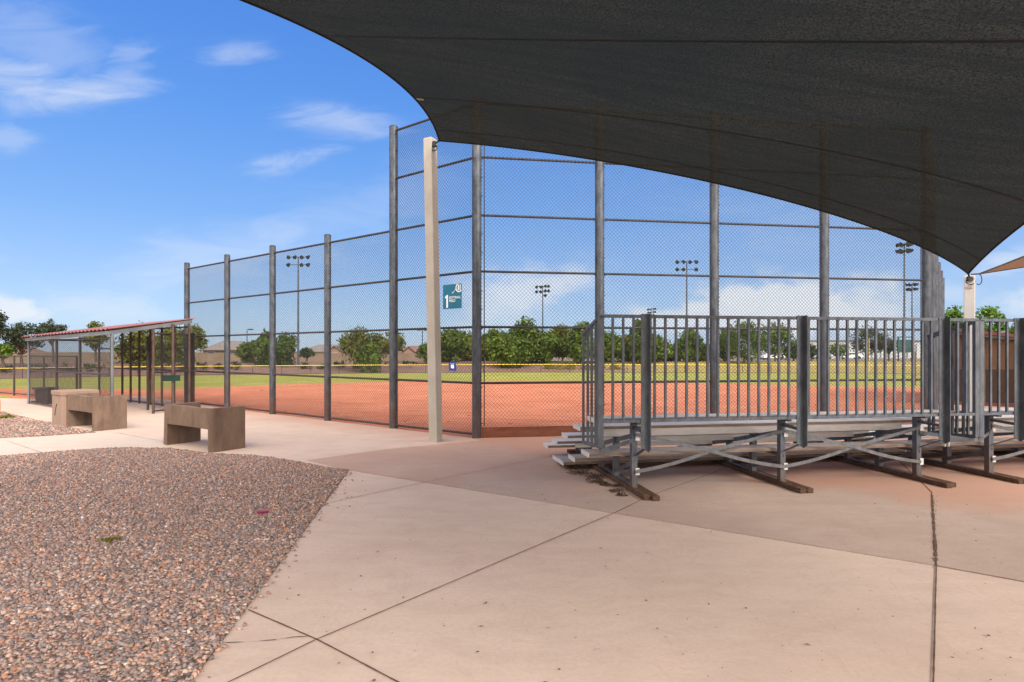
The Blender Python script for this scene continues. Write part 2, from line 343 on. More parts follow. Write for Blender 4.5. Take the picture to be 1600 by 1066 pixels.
def build_terrain():
    m, nt, n = mat('field_grass'); p = pos(n)
    c = ramp(n, noise(n, scaled(n, p, (0.25, 0.6, 1)), 1.0, 6.0, 0.65), [(0.28, (0.20, 0.195, 0.040)), (0.5, (0.25, 0.25, 0.055)), (0.75, (0.36, 0.32, 0.10))])
    c = mixc(n, mrange(n, noise(n, p, 3.0, 6.0, 0.7), 0.4, 0.8, 0.0, 0.5), c, (0.13, 0.16, 0.025))
    finish(nt, n, c, 0.95, 0, noise(n, p, 12.0, 4.0), 0.6, 0.05, 0.1); mg = m
    m, nt, n = mat('bank_gravel'); p = pos(n)
    x = n('ShaderNodeSeparateXYZ', inp={0: p}).outputs[0]
    c = ramp(n, noise(n, p, 1.2, 6.0, 0.7), [(0.3, (0.14, 0.085, 0.068)), (0.7, (0.22, 0.14, 0.115))])
    k = n('ShaderNodeMath', operation='MULTIPLY_ADD', inp={0: noise(n, scaled(n, p, (0.12, 0.3, 1)), 1.0, 5.0), 1: 60.0, 2: x}).outputs[0]
    c = mixc(n, mrange(n, k, 32.0, 52.0, 0.0, 0.75), c, (0.30, 0.245, 0.065))
    finish(nt, n, c, 0.95, 0, noise(n, p, 4.0, 4.0), 0.6, 0.05, 0.1); mb = m
    md = simple('far_desert', (0.13, 0.105, 0.06), (0.19, 0.15, 0.09), 0.08, 0.95)
    us = np.linspace(-2.4, 2.4, 97)
    def sheet(name, rows, mt, extra=None):
        mbb = MB(); nr = len(rows(0.0)[0]); vs = []
        for u in us:
            ys, zs = rows(u)
            for yy, zz in zip(ys, zs): vs.append((u * yy, yy, zz))
        fs = [(i * nr + j, (i + 1) * nr + j, (i + 1) * nr + j + 1, i * nr + j + 1) for i in range(len(us) - 1) for j in range(nr - 1)]
        mbb.add(vs, fs, True)
        if extra: mbb.add(*extra)
        return tag(mbb.build(name, mt), kind='structure')
    def r1(u):
        f = Fd(u); ys = list(np.linspace(31, f, 24)); return ys, [-0.03 - min((y - 31) / (min(56, f) - 31), 1) * 1.10 for y in ys]
    sheet('outfield_grass', r1, mg, ([(-74.4, 31, -0.03), (-74.4, -60, -0.03), (74.4, -60, -0.03), (74.4, 31, -0.03)], [(0, 1, 2, 3)]))
    def r2(u):
        f = Fd(u); ys = list(f + np.linspace(0, 14, 12)); return ys, [-1.13 + 1.25 * (lambda t: t * t * (3 - 2 * t))(min(max((y - f - 1.0) / 12.5, 0), 1)) for y in ys]
    sheet('bank', r2, mb)
    def r3(u):
        f = Fd(u) + 14; ys = [f, f + 25, 200, 500, 1500, 5000]; return ys, [0.12, -0.1, -0.3, -0.3, -0.3, -0.3]
    sheet('desert_ground', r3, md)
    b = MB(); b.add([(-5000, -5000, -1.6), (5000, -5000, -1.6), (5000, 5000, -1.6), (-5000, 5000, -1.6)], [(0, 1, 2, 3)])
    tag(b.build('base_ground', md), kind='structure')
build_terrain()

def build_infield():
    m, nt, n = mat('infield_clay'); p = pos(n)
    c = ramp(n, noise(n, p, 0.5, 5.0, 0.6, 0.5), [(0.3, (0.43, 0.15, 0.078)), (0.7, (0.56, 0.215, 0.118))])
    streak = noise(n, scaled(n, p, (0.5, 3.2, 1)), 1.2, 6.0, 0.65, 0.8)
    c = mixc(n, mrange(n, streak, 0.45, 0.66, 0.0, 0.75), c, (0.34, 0.105, 0.05))
    c = mixc(n, mrange(n, noise(n, p, 14.0, 5.0, 0.7), 0.4, 0.8, 0.0, 0.35), c, (0.33, 0.11, 0.055))
    finish(nt, n, c, 0.95, 0, n('ShaderNodeMath', operation='ADD', inp={0: noise(n, p, 9.0, 6.0, 0.7), 1: streak}).outputs[0], 0.55, 0.03, 0.15)
    edge = [(-400, 604), (-60, 606), (0, 606.5), (60, 607), (150, 608.5), (250, 607.5), (330, 605), (400, 602), (512, 598), (650, 595.8), (800, 594.6), (940, 594.8), (1045, 597), (1200, 600.5), (1340, 603.5), (1500, 606), (1700, 611)]
    pts = []
    for i in range(len(edge) - 1):
        a = G(*edge[i]); b = G(*edge[i + 1])
        for k in range(6):
            q = a.lerp(b, k / 6); pts.append((q.x + rnd.uniform(-.1, .1), q.y + rnd.uniform(-.12, .12)))
    pts.append(tuple(G(*edge[-1]).xy))
    near = [(14.5, 12.5), (9.5, 10.0), (8.0, 9.0), (-0.6, 8.9), (-9.0, 14.0), (-14.0, 16.5), (-17.5, 20.0), (-30.0, 20.5)]
    b = MB(); poly = pts + near
    b.prism(poly, -0.06, -0.012)
    tag(b.build('infield_dirt', m), kind='structure')
build_infield()

def build_plaza():
    Nl = Vector((UL.y, -UL.x, 0)) * -1    # pointing to the field
    fieldn = Vector((math.sin(LA), math.cos(LA), 0)); cl = fieldn.dot(P1)
    cn = Vector((-math.sin(TH), math.cos(TH), 0)); cc = cn.dot(P1)
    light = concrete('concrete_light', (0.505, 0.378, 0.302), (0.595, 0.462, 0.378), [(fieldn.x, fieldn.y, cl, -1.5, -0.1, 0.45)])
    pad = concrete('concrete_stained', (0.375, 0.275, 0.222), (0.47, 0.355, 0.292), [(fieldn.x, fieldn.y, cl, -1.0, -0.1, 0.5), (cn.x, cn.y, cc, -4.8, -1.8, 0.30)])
    path = concrete('concrete_path', (0.49, 0.40, 0.33), (0.57, 0.475, 0.40))
    off = fieldn * -0.05
    L16 = P1 + UL * 9.2 + off; 
    # whole plaza slab (lower), the stained pad in front of the backstop laid 4 mm proud of it
    whole = [(-70, 18.3), (-17.0, 18.75), (-14.6, 18.2), (-12.6, 19.6), (-7.6, 15.3), tuple((P1 + off).xy), tuple((P1 + UC * 8.85 - cn * .05).xy),
             tuple((P4 + UR * 6).xy), (13.0, 17.2), (17.5, 24), (60, 30), (60, -40), (-70, -40)]
    b = MB(); b.prism(whole, -0.15, 0.0); tag(b.build('concrete_plaza', light), kind='structure')
    d0 = G(540, 734.5); d1 = G(1463, 885); d2 = G(1600, 910); d3 = d2 + (d2 - G(1463, 885)) * 6
    padp = [tuple(d0.xy), tuple(d1.xy), tuple(d2.xy), tuple(d3.xy), (16, 8), (14, 16.5), tuple((P4 + UR * 5.5 + Vector((.05, -.05, 0))).xy), tuple((P1 + UC * 8.80 - cn * .06).xy),
            tuple((P1 + off * 1.3).xy), tuple(G(752, 689).xy), tuple(G(600, 703).xy), tuple(G(480, 720).xy)]
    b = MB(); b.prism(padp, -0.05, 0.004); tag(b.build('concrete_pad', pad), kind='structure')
    pp = [G(-500, 690), G(-200, 690), G(0, 685.5), G(60, 682.5), G(150, 676.5), G(250, 683), G(262, 704), G(192, 700), G(132, 703), G(0, 713.5), G(-120, 725), G(-500, 735)]
    b = MB(); b.prism([tuple(q.xy) for q in pp], -0.05, 0.0035); tag(b.build('concrete_path', path), kind='structure')
    return light
build_plaza()

def joint_strip(pts, wd, mt, z=0.0065, wob=0.35):
    b = MB()
    for (a, c) in zip(pts[:-1], pts[1:]):
        d = (c - a); L = d.length; d.normalize(); s = Vector((-d.y, d.x, 0)); n_ = max(2, int(L / 0.05)); vs = []; off = 0
        for i in range(n_ + 1):
            q = a + d * (L * i / n_); off = off * 0.8 + rnd.uniform(-.0004, .0004); ww = wd * (1 + rnd.uniform(-wob, wob)) / 2
            vs += [q + s * (ww + off) + Vector((0, 0, z)), q - s * (ww - off) + Vector((0, 0, z))]
        b.add(vs, [(2 * i, 2 * i + 1, 2 * i + 3, 2 * i + 2) for i in range(n_)])
    return b
def build_joints():
    mj = simple('joint_dirt', (0.07, 0.036, 0.022), (0.15, 0.08, 0.05), 20, 0.95)
    ml = simple('joint_shallow', (0.24, 0.16, 0.12), (0.33, 0.23, 0.175), 20, 0.95)
    L1 = [G(330, 1081), G(495, 1000.5), G(965, 800), G(1010, 778), G(1110, 741), G(1200, 705)]
    L2 = [G(388, 954), G(495, 1000.5), G(640, 1077), G(760, 1138)]
    L3 = [G(1456, 770), G(1463, 885), G(1458, 1080), G(1448, 1300)]
    L3b = [G(1456.5, 775), G(1459, 815), G(1463.5, 886)]
    L4 = [G(1463, 885), G(1600, 910), G(1780, 943)]
    L5 = [G(515, 786), G(660, 755), G(870, 711.5)]
    L6 = [G(1400, 716), G(1456, 770)]
    for pts, wd, mt in ((L1, .0085, mj), (L2, .008, mj), (L3, .0085, mj), (L4, .008, mj), (L5, .009, ml), (L6, .012, mj)):
        tag(joint_strip(pts, wd, mt, wob=.18).build('pavement_joint', mt), kind='structure')
    tag(joint_strip(L3b, .015, mj, 0.0085, 0.7).build('pavement_joint', mj), kind='structure')
    for pts, wd in (([G(480, 720), G(600, 703), G(752, 688.5)], .008), ([G(392, 699), G(480, 688), G(600, 676.5), G(640, 673)], .008), ([G(10, 689), G(66, 708)], .01), ([G(182, 676.5), G(262, 692)], .01),
                    ([G(300, 668), G(420, 678), G(520, 688)], .007)):
        tag(joint_strip(pts, wd, ml).build('pavement_joint', ml), kind='structure')
    tag(joint_strip([G(352, 1006), G(400, 1004), G(432, 1001), G(460, 997), G(482, 996)], .004, mj, 0.0065, .9).build('pavement_crack', mj), kind='structure')
    # straight pad edge reads as a shallow joint
    tag(joint_strip([G(545, 735), G(1463, 885)], .006, ml, 0.0068).build('pavement_joint', ml), kind='structure')
build_joints()

# ------------------------------------------------------------------ gravel beds
NEAR_BED = [G(545, 735), G(300, 1066), G(210, 1188), G(60, 1400), Vector((-3.4, 1.0, 0)), Vector((-9, 1.2, 0)), G(-700, 760), G(-300, 738), G(-120, 725), G(0, 713.5), G(132, 703), G(192, 700), G(262, 701), G(332, 709), G(400, 712.5), G(460, 721), G(500, 729)]
FAR_BED = [G(150, 676), G(60, 682.5), G(0, 685.5), G(-200, 690), G(-500, 691), G(-500, 650), G(-100, 645), G(0, 644.5), G(30, 651), G(75, 661), G(100, 666), G(120, 671)]
def inside(px, py, poly):
    x = np.array([p[0] for p in poly]); y = np.array([p[1] for p in poly]); r = np.zeros(len(px), bool); j = len(x) - 1
    for i in range(len(x)):
        c = ((y[i] > py) != (y[j] > py)) & (px < (x[j] - x[i]) * (py - y[i]) / (y[j] - y[i] + 1e-12) + x[i]); r ^= c; j = i
    return r
PH = (1 + 5 ** .5) / 2
ICO_V = np.array([(-1, PH, 0), (1, PH, 0), (-1, -PH, 0), (1, -PH, 0), (0, -1, PH), (0, 1, PH), (0, -1, -PH), (0, 1, -PH), (PH, 0, -1), (PH, 0, 1), (-PH, 0, -1), (-PH, 0, 1)], float) / math.sqrt(1 + PH * PH)
ICO_F = np.array([(0, 11, 5), (0, 5, 1), (0, 1, 7), (0, 7, 10), (0, 10, 11), (1, 5, 9), (5, 11, 4), (11, 10, 2), (10, 7, 6), (7, 1, 8), (3, 9, 4), (3, 4, 2), (3, 2, 6), (3, 6, 8), (3, 8, 9), (4, 9, 5), (2, 4, 11), (6, 2, 10), (8, 6, 7), (9, 8, 1)])
PAL = np.array([(0.36, 0.205, 0.145), (0.42, 0.27, 0.20), (0.24, 0.185, 0.165), (0.48, 0.36, 0.29), (0.165, 0.145, 0.145), (0.42, 0.17, 0.075), (0.31, 0.24, 0.225), (0.27, 0.125, 0.085), (0.52, 0.42, 0.36), (0.20, 0.185, 0.19), (0.37, 0.225, 0.175), (0.12, 0.10, 0.10)])
PW = np.array([.15, .12, .15, .05, .14, .035, .13, .06, .02, .07, .12, .07]); PW /= PW.sum()
def stones(name, poly, dens, rmin, rmax, mt, zb, stray=0):
    xs = [p[0] for p in poly]; ys = [p[1] for p in poly]
    A = (max(xs) - min(xs)) * (max(ys) - min(ys)); N = int(A * dens)
    x = rng.uniform(min(xs), max(xs), N); y = rng.uniform(min(ys), max(ys), N)
    k = inside(x, y, [(p[0], p[1]) for p in poly]) & (np.hypot(x, y) > 0.8)
    # keep what the photograph can see, with a margin for a step aside
    k &= (x > -(y * 1.12 + 3.0)); x = x[k]; y = y[k]
    if stray:      # stones kicked out on to the slab along the straight edge
        e0, e1 = poly[0], poly[2]; t_ = rng.random(stray); off = rng.exponential(.035, stray)
        dx, dy = e1[0] - e0[0], e1[1] - e0[1]; L_ = math.hypot(dx, dy); x = np.concatenate([x, e0[0] + dx * t_ - dy / L_ * off]); y = np.concatenate([y, e0[1] + dy * t_ + dx / L_ * off])
    N = len(x)
    r = rmin + (rmax - rmin) * rng.random(N) ** 1.7
    V = np.repeat(ICO_V[None], N, 0) * (1 + rng.uniform(-.42, .36, (N, 12, 1)))
    V *= (r[:, None, None] * np.stack([rng.uniform(.8, 1.5, N), rng.uniform(.6, 1.1, N), rng.uniform(.35, .8, N)], 1)[:, None, :])
    a = rng.uniform(0, 2 * np.pi, N); t = rng.normal(0, .5, N); ca, sa, ct, st = np.cos(a), np.sin(a), np.cos(t), np.sin(t)
    X = V[..., 0] * ct[:, None] + V[..., 2] * st[:, None]; Z = -V[..., 0] * st[:, None] + V[..., 2] * ct[:, None]; Y = V[..., 1]
    V = np.stack([X * ca[:, None] - Y * sa[:, None] + x[:, None], X * sa[:, None] + Y * ca[:, None] + y[:, None], Z + (zb + r * rng.uniform(.15, .6, N))[:, None]], 2)
    Fc = ICO_F[None] + (np.arange(N) * 12)[:, None, None]
    c = PAL[rng.choice(len(PAL), N, p=PW)] * rng.uniform(.62, 1.24, (N, 1))
    c = np.repeat(c[:, None], 12, 1).reshape(-1, 3)
    return np_mesh(name, V.reshape(-1, 3), Fc.reshape(-1, 3), mt, attr=c)
def build_gravel():
    m, nt, n = mat('gravel_stone'); a = n('ShaderNodeAttribute', attribute_name='tint')
    c = mixc(n, mrange(n, noise(n, pos(n), 90.0, 3.0), 0.3, 0.75, 0.0, 0.4), a.outputs['Vector'], (0.30, 0.20, 0.16)); finish(nt, n, c, 0.8, 0, None, spec=0.25)
    g, nt, n = mat('gravel_bed_ground'); p = pos(n)
    v = n('ShaderNodeTexVoronoi', inp={'Vector': p, 'Scale': 42.0}); sx = n('ShaderNodeSeparateXYZ', inp={0: v.outputs['Color']})
    c = ramp(n, sx.outputs[0], [(0.0, (0.10, 0.08, 0.075)), (0.35, (0.27, 0.17, 0.13)), (0.6, (0.22, 0.18, 0.165)), (0.85, (0.38, 0.26, 0.2))])
    c = mixc(n, mrange(n, v.outputs['Distance'], 0.3, 0.75, 0.0, 0.8), c, (0.06, 0.045, 0.04))
    finish(nt, n, c, 0.9, 0, v.outputs['Distance'], 0.6, -0.02, 0.2)
    for nm, poly, lab in (('near', NEAR_BED, 'x'), ('far', FAR_BED, 'y')):
        b = MB(); b.prism([tuple(p.xy) for p in poly], -0.05, 0.009); tag(b.build('gravel_bed', g), kind='structure')
    o = stones('gravel', NEAR_BED, 4400, 0.0062, 0.0172, m, 0.004, 110); tag(o, 'mixed pink, brown and grey gravel stones of the wide bed in the foreground', 'gravel', kind='stuff')
    o = stones('gravel', FAR_BED, 700, 0.014, 0.026, m, 0.004); tag(o, 'mixed brown gravel stones of the small bed behind the path', 'gravel', kind='stuff')
build_gravel()

# ------------------------------------------------------------------ chain link
def chain(name, p0, d, L, z0, z1, mt, parent=None, pitch=0.068, r=0.0026, seg=0.45, skip=None):
    """two crossing families of diagonal wires, clipped to the panel rectangle"""
    H = z1 - z0; A = []; B = []
    n0 = int(math.ceil(H / pitch)); n1 = int(math.floor(L / pitch))
    for fam in (0, 1):
        for k in range(-n0, n1 + 1):
            c = k * pitch + pitch * 0.25
            # fam 0: x = c + h ; fam 1: x = c + H - h
            h0, h1 = 0.0, H
            if fam == 0: h0 = max(h0, -c); h1 = min(h1, L - c)
            else: h0 = max(h0, c + H - L); h1 = min(h1, c + H)
            if h1 - h0 < 0.01: continue
            ns = max(1, int((h1 - h0) * 1.414 / seg)); hs = np.linspace(h0, h1, ns + 1)
            x = c + hs if fam == 0 else c + H - hs
            q = np.stack([x, hs, np.full_like(x, (0.0015 if fam else -0.0015))], 1); A.append(q[:-1]); B.append(q[1:])
    A = np.concatenate(A); B = np.concatenate(B)
    nrm = np.array((-d.y, d.x, 0.0)); dd = np.array((d.x, d.y, 0.0)); o = np.array((p0.x, p0.y, z0)); up = np.array((0, 0, 1.0))
    def W(q): return o + q[:, :1] * dd + q[:, 1:2] * up + q[:, 2:3] * nrm
    A3, B3 = W(A), W(B); t = B3 - A3; t /= np.linalg.norm(t, axis=1)[:, None]; s = np.cross(t, nrm)
    V = []
    for k in range(3):
        an = 2 * math.pi * k / 3; o_ = s * (r * math.cos(an)) + nrm * (r * math.sin(an)); V.append(A3 + o_); V.append(B3 + o_)
    V = np.stack(V, 1); N = len(A3); base = (np.arange(N) * 6)[:, None]
    Fc = np.concatenate([base + np.array([[2 * k, 2 * k + 1, (2 * k + 3) % 6, (2 * k + 2) % 6]]) for k in range(3)])
    return np_mesh(name, V.reshape(-1, 3), Fc, mt, parent)

def fence_post(parent, p, h, r, mt=None, name='post', ties=0.33, side=None):
    b = MB(); b.tube((p.x, p.y, -0.05), (p.x, p.y, h), r, 20); b.tube((p.x, p.y, h), (p.x, p.y, h + .022), r * 1.06, 20, r * .8)
    if ties:
        t = b; z = 0.25
        while z < h - .06:
            t.tube((p.x, p.y, z - .006), (p.x, p.y, z + .006), r * 1.035, 20)
            if side is not None: q = p + side * r; t.tube((q.x, q.y, z), (q.x + side.x * .025, q.y + side.y * .025, z), .008, 6)
            z += ties + rnd.uniform(-.03, .03)
    return b.build(name, mt or M_['post'], parent)
RZ = [0.06, 0.955, 1.935, 2.905, 3.885, 4.90, 5.84]
def build_backstop():
    root = empty('backstop', P1, 'tall chain link backstop of galvanised posts and rails bent round home plate', 'backstop')
    fn = Vector((math.sin(LA), math.cos(LA), 0)); cn = Vector((-math.sin(TH), math.cos(TH), 0)); rn = Vector((-math.sin(RA), math.cos(RA), 0))
    PL = P1 + UL * 2.143; PR = P4 + UR * 2.2
    spots = [PL, P1] + [P1 + UC * s for s in (2.214, 4.408, 6.644, 8.849)] + [PR]
    for i, p in enumerate(spots):
        s = {0: -UL, 1: UC, 5: -UC}.get(i, UC)
        fence_post(root, p, 5.92, 0.083, side=s)
    off = 0.075
    def rails(a, b, nrm, zs, skip0=False):
        for z in zs:
            m = MB(); m.tube((a.x, a.y, z), (b.x, b.y, z), 0.0215, 10); m.build('rail', M_['rail'], root)
    d1 = (P1 - PL); rails(PL, P1, fn, RZ)
    for i in range(1, 5): rails(spots[i], spots[i + 1], cn, RZ[1:] if True else RZ)
    rails(P4, PR, rn, RZ)
    q = PL + fn * -0.03; chain('chain_link', q, d1.normalized(), d1.length, 0.06, 5.84, M_['wire'], root, r=0.0031)
    for i in range(1, 5):
        a, b = spots[i], spots[i + 1]; d = b - a; chain('chain_link', a + cn * -.03, d.normalized(), d.length, 0.19, 5.84, M_['wire'], root, r=0.0029)
    d = PR - P4; chain('chain_link', P4, d.normalized(), d.length, 0.06, 5.84, M_['wire'], root)
    k = MB()
    for (s0, s1) in ((0.09, 4.40), (4.41, 8.80)):
        a = P1 + UC * s0; b = P1 + UC * s1; c = (a + b) / 2
        k.box((c.x, c.y, 0.09), ((b - a).length, 0.04, 0.18), (UC, cn, Vector((0, 0, 1))))
    k.build('kickboard', M_['kick'], root, bevel=.004)
    # tension bar beside the corner post
    for p in (P1 + UC * .13, P4 - UC * .13):
        t = MB(); t.bar((p.x, p.y, .2), (p.x, p.y, 5.84), .018, .006); t.build('tension_bar', M_['rail'], root)
    return PL, PR
PL, PR = build_backstop()

def build_side_fence(name, start, d, ss, label, mesh_r=.003):
    root = empty(name, start, label, 'fence')
    pts = [start] + [start + d * s for s in ss]
    for p in pts[1:]: fence_post(root, p, 4.05, 0.073, side=d * -1)
    n_ = Vector((-d.y, d.x, 0))
    for a, b in zip(pts[:-1], pts[1:]):
        for z in RZ[:5]: MB().tube((a.x, a.y, z), (b.x, b.y, z), 0.0215, 10).build('rail', M_['rail'], root)
        chain('chain_link', a, (b - a).normalized(), (b - a).length, .06, 3.885, M_['wire'], root, r=mesh_r)
    return pts
s0 = 2.143
LPTS = build_side_fence('sideline_fence', PL, UL, [4.273 - s0, 6.456 - s0, 8.63 - s0, 10.93 - s0], 'chain link sideline fence of galvanised posts stepping down towards the red-roofed dugout')
RPTS = build_side_fence('sideline_fence', PR, UR, [2.2, 4.4, 6.6, 8.8], 'chain link sideline fence seen almost end-on behind the right end of the bleachers')

# ------------------------------------------------------------------ sign on the backstop
def text_mesh(name, s, size, mt, parent, origin, xd, yd, nrm, bold=0.0):
    cu = bpy.data.curves.new('lettering', 'FONT'); cu.body = s; cu.size = size; cu.extrude = 0.001; cu.offset = bold
    o = bpy.data.objects.new('lettering', cu); col.objects.link(o)
    dg = bpy.context.evaluated_depsgraph_get(); me = bpy.data.meshes.new_from_object(o.evaluated_get(dg))
    bpy.data.objects.remove(o)
    off = wloc(parent)
    for v in me.vertices: v.co = Vector(origin) + xd * v.co.x + yd * v.co.y + nrm * v.co.z - off
    me.materials.clear(); me.materials.append(mt); ob = bpy.data.objects.new(name, me); col.objects.link(ob); ob.parent = parent; return ob
def build_sign():
    d = UL * -1; nrm = Vector((-math.sin(LA), -math.cos(LA), 0)); up = Vector((0, 0, 1))
    def onfence(px):   # point on the left wing seen at px
        u = (px - CX) / F; s = (u * P1.y - P1.x) / (UL.x - u * UL.y); return P1 + UL * s
    a = onfence(695.3); b = onfence(724.2); W = (b - a).length
    zc = lambda py, q: EYE + (HY - py) / F * q.y
    z1 = (zc(445.5, a) + zc(444, b)) / 2; z0 = (zc(483.5, a) + zc(482, b)) / 2; H = z1 - z0
    o = a + nrm * .05; root = empty('field_sign', (o.x, o.y, z0), 'small teal sign with a white number 1 wired to the backstop beside the cream pole', 'sign')
    c = (a + b) / 2 + nrm * .05
    MB().box((c.x, c.y, (z0 + z1) / 2), (W, .006, H), (d, nrm, up)).build('panel', M_['teal'], root, bevel=.001)
    f = lambda x, y: Vector((a.x, a.y, z0)) + d * (W * x) + up * (H * y) + nrm * .0535
    text_mesh('number', '1', H * .74, M_['white'], root, f(.05, .06), d, up, nrm, .004)
    text_mesh('lettering', 'SOFTBALL', W * .135, M_['white'], root, f(.34, .41), d, up, nrm, .001)
    text_mesh('lettering', 'FIELD', W * .135, M_['white'], root, f(.34, .28), d, up, nrm, .001)
    e = MB(); cx, cy, r0 = .87, .84, .155     # white ring and strokes at the top right corner
    ring = [(cx + math.cos(t) * .16, cy + math.sin(t) * .16 * W / H) for t in np.linspace(R(120), R(395), 22)]
    for p_, q_ in zip(ring[:-1], ring[1:]):
        if max(p_[0], q_[0]) < 1 and max(p_[1], q_[1]) < 1: e.bar(f(*p_), f(*q_), .022, .003, nrm)
    e.bar(f(.84, .74), f(.84, .96), .028, .003, nrm); e.bar(f(.93, .74), f(.93, .96), .02, .003, nrm)
    e.bar(f(.245, .555), f(.125, .46), .030, .003, nrm)
    e.bar(f(.50, .64), f(.58, .68), .014, .003, nrm); e.bar(f(.58, .68), f(.70, .80), .008, .003, nrm)
    e.build('emblem', M_['white'], root)
build_sign()

# ------------------------------------------------------------------ shade canopy and its poles
def build_canopy():
    A = np.array((-1.2033, 9.5, 4.983)); B = np.array((7.2884, 9.2, 2.747)); C = np.array((-5.204, 0.0, 2.663)); D = np.array((6.867, -3.318, 5.152))
    sl = np.array((1.107, .005, .531)); sb = np.array((.197, -1.651, -.230)); sr = np.array((-1.573, .03, -.099)); st = np.array((-.1, 1.5, -.2))
    q = lambda a, b, s, t: a + (b - a) * t + 4 * t * (1 - t) * s
    def S(u, v):   # u: A->B, v: A->C
        return (1 - v) * q(A, B, sb, u) + v * q(C, D, st, u) + (1 - u) * q(A, C, sl, v) + u * q(B, D, sr, v) - ((1 - u) * (1 - v) * A + u * (1 - v) * B + (1 - u) * v * C + u * v * D)
    m, nt, n = mat('shade_cloth'); p = pos(n)
    wv = noise(n, scaled(n, p, (62, 62, 62)), 1.0, 4.0, 0.8); st_ = noise(n, scaled(n, p, (0.5, 9, 2)), 1.0, 4.0, 0.6)
    c = ramp(n, wv, [(0.40, (0.002, 0.003, 0.002)), (0.62, (0.150, 0.166, 0.143))])
    c = mixc(n, mrange(n, st_, 0.35, 0.7, 0.0, 0.5), c, (0.012, 0.018, 0.017))
    c = mixc(n, mrange(n, noise(n, p, 0.45, 3.0), 0.35, 0.65, 0.0, 0.45), c, (0.020, 0.024, 0.022))
    di = n('ShaderNodeBsdfDiffuse', inp={0: c}); tr = n('ShaderNodeBsdfTranslucent', inp={0: (0.010, 0.011, 0.010, 1)}); tp = n('ShaderNodeBsdfTransparent', inp={0: (0.95, 0.64, 0.40, 1)})
    bp = n('ShaderNodeBump', inp={'Height': wv, 'Strength': 0.25, 'Distance': 0.004}); nt.links.new(bp.outputs[0], di.inputs['Normal'])
    m1 = n('ShaderNodeMixShader', inp={0: 0.45, 1: di.outputs[0], 2: tr.outputs[0]}); m2 = n('ShaderNodeMixShader', inp={0: 0.036, 1: m1.outputs[0], 2: tp.outputs[0]})
    n('ShaderNodeOutputMaterial', inp={0: m2.outputs[0]})
    mh = simple('canopy_hem', (0.006, 0.006, 0.006), (0.014, 0.013, 0.012), 20, 0.8)
    root = empty('shade_canopy', A, 'large dark shade cloth canopy stretched overhead between cream poles', 'canopy')
    N = 64; b = MB(); vs = [S(i / N, j / N) for i in range(N + 1) for j in range(N + 1)]
    b.add(vs, [(i * (N + 1) + j, i * (N + 1) + j + 1, (i + 1) * (N + 1) + j + 1, (i + 1) * (N + 1) + j) for i in range(N) for j in range(N)], True); b.build('fabric', m, root)
    for e in (lambda t: S(t, 0), lambda t: S(t, 1), lambda t: S(0, t), lambda t: S(1, t)):
        h = MB(); h.path([Vector(e(t)) for t in np.linspace(0, 1, 61)], .013, 6); h.build('edge_hem', mh, root)
    for v in (.052, .20, .42, .64, .86):
        h = MB(); us = np.linspace(.004, .996, 70); pv = [S(u, v) for u in us]; pw = [S(u, v + .003) for u in us]
        zz = np.array((0, 0, -.006)); h.add([x + zz for x in pv] + [x + zz for x in pw], [(i, i + 1, 71 + i - 0, 70 + i) for i in range(69)], True); h.build('seam', mh, root)
    # small care label sewn near the left edge
    x0 = [S(0.004 + .003 * k, .20) for k in (0, 4)]; y0 = [S(0.004 + .003 * k, .192) for k in (0, 4)]; zz = np.array((0, 0, -.009))
    MB().add([x0[0] + zz, x0[1] + zz, y0[1] + zz, y0[0] + zz], [(0, 1, 2, 3)]).build('care_label', M_['pole'], root)
    return S
S = build_canopy()

